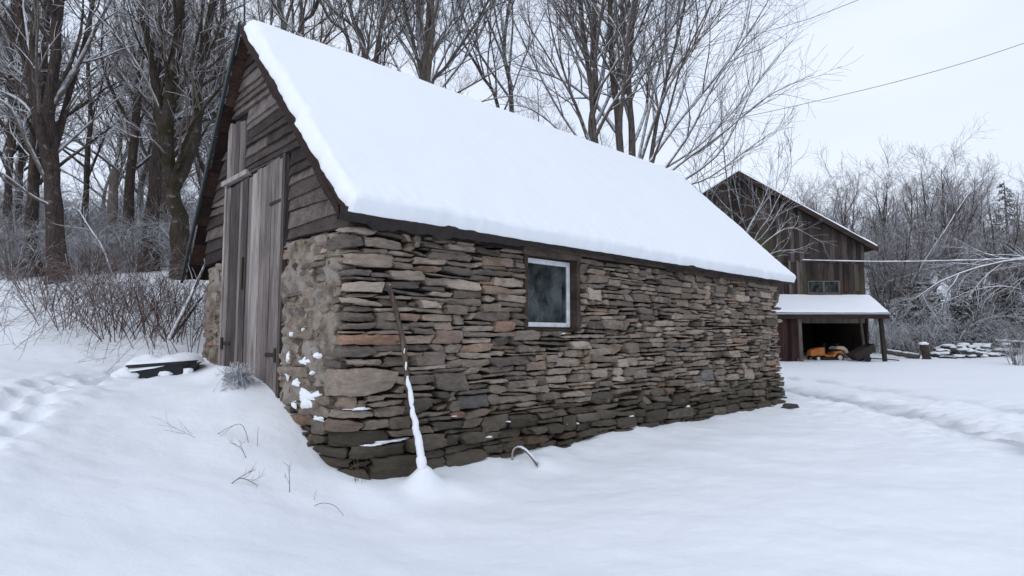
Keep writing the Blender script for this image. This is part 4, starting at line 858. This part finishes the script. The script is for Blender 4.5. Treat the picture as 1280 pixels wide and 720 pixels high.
maple(790, 18.5, [([(776, 190), (766, 90), (762, 0), (758, -160)], .15, .05), ([(790, 190), (786, 100), (792, 10), (800, -150)], .13, .05), ([(742, 190), (745, 120), (743, 40), (742, -120)], .14, .05), ([(745, 180), (738, 110), (728, 40), (716, -80)], .11, .04), ([(812, 215), (826, 130), (846, 50), (872, -60)], .09, .03)],
      'spreading maple clump behind the middle of the shed roof', 31, .2,
      limbs=[([(815, 235), (850, 205), (905, 165), (960, 120), (1017, 93)], .06, .012, -.6), ([(800, 220), (850, 150), (900, 90), (955, 10), (975, -40)], .07, .015, .5), ([(805, 225), (870, 185), (925, 130), (975, 70)], .055, .012, 1.2), ([(798, 210), (830, 120), (870, 50), (905, -40)], .07, .02, -.8),
             ([(822, 238), (880, 225), (930, 190), (965, 165)], .045, .01, -1.2), ([(735, 190), (700, 140), (668, 80), (640, 20), (632, -20)], .055, .015, .6), ([(738, 185), (712, 110), (690, 40), (680, -40)], .06, .02, -.5), ([(735, 195), (690, 155), (660, 135), (625, 130)], .04, .01, -.4),
             ([(830, 240), (900, 190), (945, 105), (1000, 40)], .06, .012, .3), ([(795, 215), (815, 120), (835, 40), (850, -60)], .07, .02, 1.), ([(815, 232), (860, 170), (890, 110), (925, 50), (940, -20)], .06, .012, -.3)])
maple(530, 19, [([(531, 120), (533, 60), (538, 0), (545, -150)], .19, .07), ([(528, 120), (518, 60), (505, 0), (490, -120)], .09, .03), ([(536, 130), (560, 80), (600, 20), (640, -60)], .08, .03)], 'tall maple rising behind the roof with one thick central trunk', 32, .2,
      limbs=[([(535, 110), (560, 60), (575, 20), (590, -40)], .06, .02, .6), ([(545, 130), (600, 100), (640, 75), (665, 60)], .05, .012, -.4), ([(520, 125), (490, 70), (470, 20), (450, -40)], .06, .02, .5), ([(560, 140), (610, 125), (650, 120), (680, 135)], .035, .01, -.8), ([(540, 125), (590, 60), (620, 0), (640, -60)], .06, .015, 1.0), ([(530, 115), (515, 70), (490, 30), (480, -30)], .05, .015, -.9)])
maple(440, 19.5, [([(455, 80), (440, 20), (425, -80)], .12, .04), ([(470, 85), (478, 20), (480, -100)], .11, .04), ([(440, 75), (410, 20), (370, -60)], .09, .03)], 'maple with steeply forked stems behind the roof left of the tall one', 33, .18,
      limbs=[([(470, 90), (445, 40), (420, 0), (400, -40)], .05, .015, -.6), ([(430, 90), (370, 40), (330, 0)], .05, .012, -.4), ([(450, 90), (500, 40), (530, 0)], .05, .012, -.8)])
maple(350, 20, [([(355, 60), (350, 10), (340, -100)], .14, .05), ([(370, 60), (395, 10), (420, -80)], .09, .03)], 'maple showing its branches right behind the shed ridge end', 34, .18,
      limbs=[([(350, 70), (385, 40), (430, 5), (460, -20)], .05, .012, -.6), ([(380, 75), (420, 45), (450, 20)], .05, .012, -.8)])
maple(640, 23, [([(640, 140), (630, 60), (640, -20), (650, -150)], .12, .04), ([(625, 150), (600, 90), (570, 30), (560, -60)], .09, .03)], 'thin maple further back between the two larger roof maples', 36, .15)
# --- pale sapling against the barn
f = groundpt(940, 20.5)
tree('sapling', [(np.array([f, at(925, 330, 20.5), at(915, 270, 20.6), at(905, 190, 20.6), at(900, 120, 20.7)]), .05, .012), (np.array([f + [.05, 0, 0], at(940, 320, 20.4), at(962, 270, 20.2), at(985, 225, 20.1)]), .045, .01), (np.array([f + [-.05, .05, 0], at(900, 330, 20.8), at(880, 260, 21), at(868, 200, 21)]), .04, .01)],
     'pale frosted sapling standing between the shed end and the barn', seed=41, bark='twig_snowy', twig='twig_snowy', par=[(8, .3, .97, lambda t: .42 * (1.1 - .6 * t), .6, .1, 7, .2, .07, .006), (6, .2, .98, lambda t: .5, .55, .1, 5, .2, .1, .005), (3, .3, 1, lambda t: .5, .6, .05, 3, .1, .1, .004)],
     limbs=[px_stem([(935, 325), (960, 300), (985, 285), (1002, 288)], 20.2, .03, .008, -.4, False), px_stem([(940, 330), (970, 315), (995, 312)], 20.2, .025, .007, -.5, False), px_stem([(920, 320), (945, 270), (965, 240)], 20.2, .03, .008, -.4, False)],
     limb_par=[(7, .25, .98, lambda t: .5, .5, .1, 5, .2, .1, .005), (4, .3, 1, lambda t: .5, .55, .05, 3, .1, .1, .004)])

# --- forest stock: a few kinds, each copied with its trunk and crown
def proto(name, h, r0, par, seed, label, lean=.02, bark='bark_far', twig='bark_far', group=None, forks=0):
    rg = np.random.default_rng(seed); pts = [np.array([0, 0, -.3])] + [np.array([rg.normal(0, lean * h), rg.normal(0, lean * h), h * q]) for q in (.2, .45, .7, 1)]; S = [(np.array(pts), r0, .02)]
    for k in range(forks):
        a = rg.uniform(0, 6.28); b = np.array([math.cos(a), math.sin(a), 0]); q = smooth_path(pts, 20)[int(rg.uniform(4, 9))]; S.append((np.array([q, q + b * h * .06 + ZV * h * .15, q + b * h * .13 + ZV * h * .38, q + b * h * .16 + ZV * h * .6]), r0 * .6, .015))
    return tree(name, S, label, group, par=par, bark=bark, twig=twig, seed=seed, k=7)
TALL = [(17, .22, .98, lambda t: .36 * (1.15 - .8 * t), .8, .18, 8, .45, .1, .008), (9, .2, .98, lambda t: .5 * (1.1 - .6 * t), .68, .08, 5, .25, .13, .0055), (6, .25, 1, lambda t: .55, .7, .05, 4, .15, .16, .0042)]
GL = 'trees in the woods left of the shed'; LL = 'slim bare tree deep in the snowy woods left of the shed'
GR = 'trees of the wood edge right of the barn'; LR_ = 'bare grey tree in the wood edge behind and right of the barn'
GB = 'trees far behind the shed'; LB = 'bare grey tree far behind the shed roof'
pro = [proto('bare_tree', 15, .16, TALL, 101, LL, forks=1, twig='twig'), proto('bare_tree', 16, .19, TALL, 102, LL, forks=2, twig='twig'), proto('bare_tree', 13, .11, TALL, 103, LL, twig='twig'), proto('bare_tree', 14, .22, TALL, 104, LL, forks=3, twig='twig'), proto('bare_tree', 11, .09, TALL, 105, LL, lean=.03, twig='twig')]
ROUND = [(15, .12, .99, lambda t: .5 * (1.1 - .55 * t), .62, .22, 8, .4, .1, .009), (9, .2, .98, lambda t: .5 * (1.1 - .55 * t), .65, .1, 5, .25, .13, .006), (5, .2, 1, lambda t: .55, .7, .05, 4, .15, .16, .0045)]
pro += [proto('bare_tree', 10.5, .17, ROUND, 111, LR_, forks=3, bark='bark'), proto('bare_tree', 11.5, .2, ROUND, 112, LR_, forks=2, lean=.03, bark='bark'), proto('bare_tree', 9.5, .15, ROUND, 113, LR_, forks=3, lean=.03, bark='bark')]
used = [False] * len(pro)
def plant(k, x, y, sc, label, group, rz=None):
    rz = random.uniform(0, 6.28) if rz is None else rz; loc = (x, y, gz(x, y) - .05)
    if not used[k]:
        o = pro[k]; used[k] = True; o.location = loc; o.rotation_euler = (0, 0, rz); o.scale = (sc,) * 3; o['label'] = label; o['group'] = group; return o
    return dup(pro[k], loc, rz, sc, label, group)
rg = np.random.default_rng(77)
for k in range(34):                                                   # woods on the left
    Yd = 19 + 32 * (k / 34) ** 1.1; px = rg.uniform(-260, 330); x = (px - 640) / F * Yd; plant(int(rg.integers(0, 5)), x, Yd, rg.uniform(.8, 1.25), LL, GL)
for k in range(20):                                                   # far behind the shed
    Yd = rg.uniform(27, 48); px = rg.uniform(330, 760); plant(int(rg.integers(0, 5)), (px - 640) / F * Yd, Yd, rg.uniform(.8, 1.05), LB, GB)
for k in range(24):                                                   # wood edge on the right
    Yd = rg.uniform(44, 64); px = rg.uniform(955, 1420); plant(int(rg.integers(5, 8)), (px - 640) / F * Yd, Yd, rg.uniform(.8, 1.04) * (.76 if px > 1228 else 1) * (.95 + .28 * math.exp(-((px - 1170) / 60) ** 2)) * Yd / 52, LR_, GR)
for k in range(16):
    Yd = rg.uniform(35, 43); px = rg.uniform(1105, 1400); plant([5, 7, 6][k % 3], (px - 640) / F * Yd, Yd, rg.uniform(.55, .8), LR_, GR)
for k, (px, Yd, sc_) in enumerate(((992, 52, .98), (1016, 50, 1.04), (1042, 53, 1.16), (1070, 50, 1.12), (1098, 52, 1.14), (1128, 49, 1.1), (1158, 51, 1.22), (1184, 49, 1.2), (1212, 52, 1.1))):
    plant(5 + k % 3, (px - 640) / F * Yd, Yd, sc_ * (1, .93, 1.1)[k % 3], LR_, GR)
# out-of-view trees added across the yard to darken the window's reflection
for k in range(40): plant(int(rg.integers(0, 5)), rg.uniform(24, 46), rg.uniform(-16, 17), rg.uniform(.8, 1.1), 'bare tree added out of view to darken the window reflection', 'trees added out of view')

# --- leaning and bowed trees on the right
tree('leaning_tree', [(np.array([groundpt(1108, 38), at(1120, 400, 38), at(1145, 345, 37.6), at(1180, 290, 37.2), at(1215, 235, 37)]), .13, .03)], 'pale snow edged tree leaning right beyond the barn corner', seed=51, par=TALL, bark='twig_snowy', twig='twig_snowy')
def bowed(pts, Y, r0, r1, label, seed, dy=0):
    P = [np.array(q) for q in px_stem(pts, Y, r0, r1, dy)[0]]
    return tree('bowed_tree', [(np.array(P), r0, r1)], label, seed=seed, bark='twig_snowy', twig='twig_snowy', par=[(22, .25, .99, lambda t: .26 * (1.2 - .6 * t), .7, -.05, 6, -.25, .08, .008), (6, .2, .98, lambda t: .5, .6, -.05, 4, -.2, .1, .006), (3, .3, 1, lambda t: .5, .6, 0, 3, -.1, .1, .005)])
bowed([(1372, 452), (1360, 380), (1325, 330), (1275, 325), (1225, 334), (1180, 350), (1140, 376)], 30, .15, .02, 'birch bowed over by snow, arching in from the right edge', 52)
bowed([(1330, 445), (1310, 385), (1270, 360), (1220, 362), (1165, 385)], 33, .08, .015, 'smaller sapling bowed low under the arching birch', 53)
bowed([(1195, 440), (1205, 415), (1235, 398), (1270, 396), (1300, 405)], 34.5, .07, .015, 'low crooked tree bending right behind the field wall', 54)
bowed([(1165, 440), (1172, 405), (1150, 385), (1120, 380)], 35, .06, .015, 'low crooked tree bending left toward the porch post', 55)
# --- conifers
def conifer(h, seed, label, dens=1.0, r=.2):
    rg = np.random.default_rng(seed); t = thing('conifer', (0, 0, 0), label, 'tree', 'conifers at the right edge'); mb = MB(); mb.tubes(smooth_path([(0, 0, -.3), (0, 0, h * .5), (0, 0, h)], 12), np.linspace(r, .02, 12), 7); mb.build('trunk', M['bark'], t, smooth=True)
    n = int(90 * dens); zz = h * (.08 + .9 * np.linspace(0, 1, n)); az = rg.random(n) * 6.28; ln = (h - zz) * .33 * rg.uniform(.5, 1.15, n) + .25
    base = np.stack([0 * zz, 0 * zz, zz], -1); d = np.stack([np.cos(az), np.sin(az), rg.normal(.05, .1, n)], -1); tt = np.linspace(0, 1, 6); B = base[:, None] + d[:, None] * (ln[:, None] * tt)[..., None]; B[:, :, 2] -= (tt ** 2)[None] * ln[:, None] * .28
    RB = np.linspace(.025, .006, 6)[None].repeat(n, 0); mc = MB(); mc.tubes(B, RB, 3, False)
    P2, R2 = shoots(B, RB, 9, .15, 1, lambda t: .34 * (1.15 - .7 * t), .9, -.1, 3, rg, tip=.012, curve=-.2, wob=.05); mc.tubes(P2, np.maximum(R2, .016), 3, False)
    P3, R3 = shoots(P2, R2, 6, .1, 1, lambda t: .42 + 0 * t, .7, -.05, 3, rg, tip=.02, curve=-.1, wob=.1); mc.tubes(P3, np.maximum(R3, .024), 3, False)
    mc.build('crown', M['needle_snow'], t); return t
t = NT('snowy_needles'); nn = t.noise(1.3, 3, t.vec()); M['needle_snow'] = t.bsdf(t.snow_top(.45, .95, .9, t.ramp(nn, [(.35, (.018, .026, .019)), (.65, (.06, .075, .055))]), 2.0), .85, spec=.1)
c0 = conifer(11, 61, 'tall dark conifer standing against the sky at the right edge'); x = (1266 - 640) / F * 41; c0.location = (x, 41, gz(x, 41))
for px, Yd, s_, lab in ((1310, 50, 1.05, 'conifer'), (1238, 54, .72, 'half hidden conifer left of the tall one in the wood'), (1350, 44, .9, 'conifer')):
    x = (px - 640) / F * Yd; dup(c0, (x, Yd, gz(x, Yd)), px, s_, lab if ' ' in lab else 'snowy conifer just outside the right edge of the photo')
h0 = conifer(4.2, 62, '', 1.0, .08); h0.name = 'hemlock'; h0['category'] = 'shrub'; GH = 'young hemlocks under the wood edge'; h0['group'] = GH; h0['label'] = 'dark young hemlock loaded with snow under the right wood edge'
first = True; rg = np.random.default_rng(5)
for k in range(26):
    Yd = rg.uniform(35.5, 43); px = 1125 + 300 * (k + rg.random()) / 26; x = (px - 640) / F * Yd; sc = rg.uniform(.55, 1.0); 
    if first: h0.location = (x, Yd, gz(x, Yd)); h0.scale = (sc * 1.25, sc * 1.25, sc); first = False
    else: dup(h0, (x, Yd, gz(x, Yd)), rg.random() * 6, (sc * 1.3, sc * 1.3, sc), h0['label'], GH)

# --- brush: shrubs, brambles, undergrowth
def shrub(name, n, h, sp, seed, label, group, mat='twig_snowy', arch=.5, r=.008, lv2=5, tip=.003):
    rg = np.random.default_rng(seed); t = thing(name, (0, 0, 0), label, 'shrub', group); P = []
    for k in range(n):
        a = rg.random() * 6.28; b = np.array([math.cos(a), math.sin(a), 0]); f = b * rg.random() * sp * .35 + [0, 0, -.05]; hh = h * rg.uniform(.5, 1.1); s_ = sp * rg.uniform(.3, 1); ar = arch * rg.uniform(.2, 1.3)
        P.append(smooth_path([f, f + b * s_ * .3 + ZV * hh * .6, f + b * s_ * .75 + ZV * hh, f + b * s_ * (1.1 + .5 * ar) + ZV * hh * (1.1 - ar)], 10))
    P = np.array(P); Rr = np.linspace(r, tip, 10)[None].repeat(n, 0); mb = MB(); mb.tubes(P, Rr, 5, False); mb.build('stems', M[mat], t, smooth=True)
    mb = MB(); P2, R2 = shoots(P, Rr, lv2, .25, 1, lambda t: .35 + 0 * t, .7, .1, 5, rg, tip=tip * .8, curve=.1, wob=.12); mb.tubes(P2, R2, 3, False); P3, R3 = shoots(P2, R2, 3, .3, 1, lambda t: .45 + 0 * t, .7, .05, 3, rg, tip=tip * .7, wob=.1); mb.tubes(P3, R3, 3, False); mb.build('twigs', M[mat], t, smooth=True)
    return t
GBR = 'brambles left of the shed'; LBR = 'tangled bramble bush of arching brown canes in snow'
b0_ = shrub('bramble', 14, .8, .95, 71, LBR, GBR, 'cane', 1.3, .006, 6, .0022); b1_ = shrub('bramble', 12, .62, .9, 72, LBR, GBR, 'cane', 1.4, .005, 6, .0022)
spots = [(85, 408, 9.6), (110, 400, 10), (135, 402, 9.6), (160, 398, 9.8), (185, 402, 9.5), (205, 398, 9.8), (228, 402, 9.4), (122, 385, 11), (170, 384, 10.8), (210, 382, 10.6), (60, 392, 10.6), (240, 408, 9.0), (150, 412, 9.2), (196, 416, 9.0), (35, 378, 11.5), (242, 385, 10)]
for k, (px, py, Yd) in enumerate(spots):
    x = (px - 640) / F * Yd; loc = (x, Yd, gz(x, Yd)); s_ = random.uniform(.8, 1.25); pr_ = (b0_, b1_)[k % 2]
    if k < 2: pr_.location = loc; pr_.scale = (s_,) * 3
    else: dup(pr_, loc, random.random() * 6, s_, LBR, GBR)
b2_ = shrub('bush', 40, 1.15, .75, 73, 'round bare bush of upright stems at the right edge', None, 'twig_snowy', .15, .009); p = at(1272, 455, 26); b2_.location = (p[0], 26, gz(p[0], 26))
GU = 'snowy brush along the wood edge'; LU = 'low snowy brush of fine bare twigs at the wood edge'
u0_ = shrub('brush', 34, 1.3, 1.5, 74, LU, GU, 'twig_snowy', .4, .009, 6, .0045); rg = np.random.default_rng(8); k = 0
for _ in range(30):
    Yd = rg.uniform(13.5, 19); px = rg.uniform(-120, 245); x = (px - 640) / F * Yd; loc = (x, Yd, gz(x, Yd))
    if k == 0: u0_.location = loc
    else: dup(u0_, loc, rg.random() * 6, rg.uniform(.6, 1.0), LU, GU)
    k += 1
GU2 = 'snowy brush at the right wood edge'; LU2 = 'low snowy brush of bare twigs beyond the field wall'
for _ in range(26):
    Yd = rg.uniform(33.5, 40); px = rg.uniform(1085, 1330); x = (px - 640) / F * Yd; dup(u0_, (x, Yd, gz(x, Yd)), rg.random() * 6, rg.uniform(.7, 1.5), LU2, GU2)
for _ in range(10):
    Yd = rg.uniform(19, 26); px = rg.uniform(255, 330); x = (px - 640) / F * Yd; dup(u0_, (x, Yd, gz(x, Yd)), rg.random() * 6, rg.uniform(.8, 1.3), LU, GU)
LU3 = 'tall snowy thicket of fine bare stems among the left trees'; GU3 = 'thickets among the left trees'
u1_ = shrub('thicket', 34, 2.3, 2.2, 79, LU3, GU3, 'twig_snowy', .2, .014, 7, .006); k = 0
for _ in range(34):
    Yd = rg.uniform(18, 40); px = rg.uniform(-160, 320); x = (px - 640) / F * Yd; loc = (x, Yd, gz(x, Yd)); sc_ = rg.uniform(.6, 1.15)
    if k == 0: u1_.location = loc
    else: dup(u1_, loc, rg.random() * 6, (sc_ * 1.2, sc_ * 1.2, sc_), LU3, GU3)
    k += 1
for _ in range(14): dup(u1_, (x := rg.uniform(24, 40), y := rg.uniform(-12, 15), gz(x, y)), rg.random() * 6, 1.2, 'thicket added out of view to darken the window reflection', 'thickets added out of view')  # unseen brush added so the pane mirrors less bright sky
for _ in range(8): dup(h0, (x := rg.uniform(30, 45), y := rg.uniform(-12, 14), gz(x, y)), rg.random() * 6, 1.6, 'evergreen added out of view to darken the window reflection', 'evergreens added out of view')  # unseen evergreens, also added to darken what the pane mirrors
# dead branches and small stalks
def branch(name, pts, r0, r1, label, mat='twig_snowy', cat='branch', sub=6, seed=0, lf=.35, tip=.003):
    rg = np.random.default_rng(seed); P = smooth_path(pts, 16)[None]; Rr = np.linspace(r0, r1, 16)[None]; mb = MB(); mb.tubes(P, Rr, 6)
    if sub: P2, R2 = shoots(P, Rr, sub, .3, 1, lambda t: lf + 0 * t, .6, .1, 5, rg, tip=tip, wob=.1); mb.tubes(P2, R2, 4, False); P3, R3 = shoots(P2, R2, 3, .3, 1, lambda t: .5 + 0 * t, .6, .05, 3, rg, tip=tip * .8); mb.tubes(P3, R3, 3, False)
    return tag(mb.build(name, M[mat], None, smooth=True), label, cat)
branch('dead_branch', [at(212, 424, 8.6), at(228, 392, 8.7), at(250, 345, 8.9), at(262, 318, 9.0)], .035, .015, 'dead branch leaning against the shed gable corner', 'twig_snowy', seed=1)
branch('dead_branch', [at(215, 420, 8.8), at(232, 400, 8.9), at(252, 372, 9.0)], .03, .012, 'shorter dead branch beneath the one leaning on the gable', 'bark', seed=2)
branch('dead_branch', [at(140, 345, 12.4), at(128, 310, 12.4), at(112, 285, 12.5), at(98, 262, 12.6)], .025, .010, 'snow lined fallen branch slanting up before the left trunks', seed=3)
def gp(px, py, Y, up=0.0): p = at(px, py, Y); return np.array([p[0], p[1], gz(p[0], p[1]) + up])
def onground(px, py):
    r = ray(px, py); t = np.linspace(2 / r[1], 40 / r[1], 600); Q = EYE + r * t[:, None]; h = ground_h(Q[:, 0], Q[:, 1]); k = np.argmax(Q[:, 2] < h); return np.array([Q[k, 0], Q[k, 1], h[k]])
def stalk(pts, r, label, sub=0, seed=0, mat='weed', name='dry_weed'):
    g = onground(*pts[0]); P = [g - ZV * .04] + [at(a, b, g[1] + d) for a, b, d in pts_rest(pts)]; return branch(name, P, r, r * .5, label, mat, 'weed', sub, seed, .5, .0012)
def pts_rest(pts): return [(q[0], q[1], q[2] if len(q) > 2 else 0) for q in pts[1:]]
stalk([(362, 619), (362, 603), (361, 587)], .0035, 'lone upright dry stalk in the snow near the shed corner', 3, 1)
stalk([(322, 560), (322, 546), (323, 533)], .0025, 'thin dry stalk upslope of the lone upright one', 0, 2)
stalk([(388, 634), (402, 629, -.05), (418, 632, -.1), (430, 645, -.15)], .0028, 'dry grass blade arched over in the snow by the shed corner', 0, 3)
stalk([(283, 608), (300, 598, .05), (318, 604, .1)], .004, 'flattened dark twig cluster lying on the snow slope', 7, 4)
stalk([(312, 555), (300, 530, .05), (262, 548, .1), (246, 551, 0)], .003, 'bent dry weed with drooping tip on the snow slope', 5, 5)
stalk([(310, 573), (302, 560), (297, 558, .05)], .003, 'small broken weed below the bent one on the slope', 4, 6)
stalk([(392, 627), (394, 618), (396, 612)], .002, 'tiny dry stalk between the lone stalk and the wall', 0, 7)
g = onground(640, 578); q = onground(671, 586); branch('arched_stem', [g - ZV * .03, g + ZV * .12 + LV * .06, (g + q) / 2 + ZV * .17, q + ZV * .06, q - ZV * .03], .014, .02, 'snow coated stem arched like a hoop at the wall foot', 'roof_snow_twig', 'weed', 0) if False else tag((lambda mb: (mb.tubes(smooth_path([g - ZV * .03, g + ZV * .11 + LV * .03, (g * .55 + q * .45) + ZV * .17, q + ZV * .05, q - ZV * .05], 14), np.linspace(.012, .026, 14), 7), mb.build('arched_stem', M['twig_snowy'], None, smooth=True))[1])(MB()), 'snow coated stem arched like a hoop at the wall foot', 'weed')
for px, py, lab, sd in ((448, 604, 'wispy dry grass at the near foot of the stone wall', 1), (205, 463, 'sprig poking out of the snow beside the black trough', 2)):
    g = onground(px, py); t = shrub('grass_tuft', 9, .26, .12, 80 + sd, lab, None, 'weed', .3, .002, 2, .0009); t.location = [float(v) for v in g]
wl_ = W(2.05, -.14, 0); t = shrub('dry_vine', 6, .42, .12, 90, 'dry vine stems climbing the stones under the window', None, 'weed', .1, .003, 3, .001); t.location = (float(wl_[0]), float(wl_[1]), gz(wl_[0], wl_[1]))
# snow-laden clump in front of the door
g = onground(296, 480); cl = shrub('snowy_plant', 70, .24, .2, 95, 'small plant buried in snow at the foot of the plank door', None, 'frost', 1.0, .008, 5, .006); cl['category'] = 'plant'; cl.location = [float(v) for v in g]; cl.scale = (.62,) * 3

# --- overhead wires
def wire(pts, r, label, mat='wire', n=40):
    mb = MB(); mb.tubes(smooth_path(pts, n), np.full(n, r), 5); return tag(mb.build('overhead_wire', M[mat], None, smooth=True), label, 'wire')
wire([at(790, 172, 30), at(900, 152, 28), at(1000, 131, 26.5), at(1140, 97, 24.5), at(1280, 54, 22.5), at(1500, -30, 20)], .016, 'lower overhead wire crossing the sky toward the maple')
wire([at(840, 68, 30), at(980, 33, 27), at(1075, -1, 25), at(1250, -75, 22)], .016, 'upper overhead wire cutting the top right sky')
cb = thing('snowy_cable', at(1003, 325, BY - .1), 'snow coated cable strung from the barn wall to the right', 'cable'); P = smooth_path([at(1003, 325, BY - .06), at(1100, 327, 28.6), at(1200, 325.5, 28.2), at(1320, 321, 27.8), at(1500, 312, 27)], 60)
mb = MB(); mb.tubes(P, np.full(60, .018), 5); mb.build('wire', M['wire'], cb); mb = MB(); mb.tubes(P + ZV * .02, .022 * np.clip(1 + .45 * rng.normal(0, 1, 60), .25, 2), 6); mb.build('snow_strip', M['roof_snow'], cb, smooth=True)
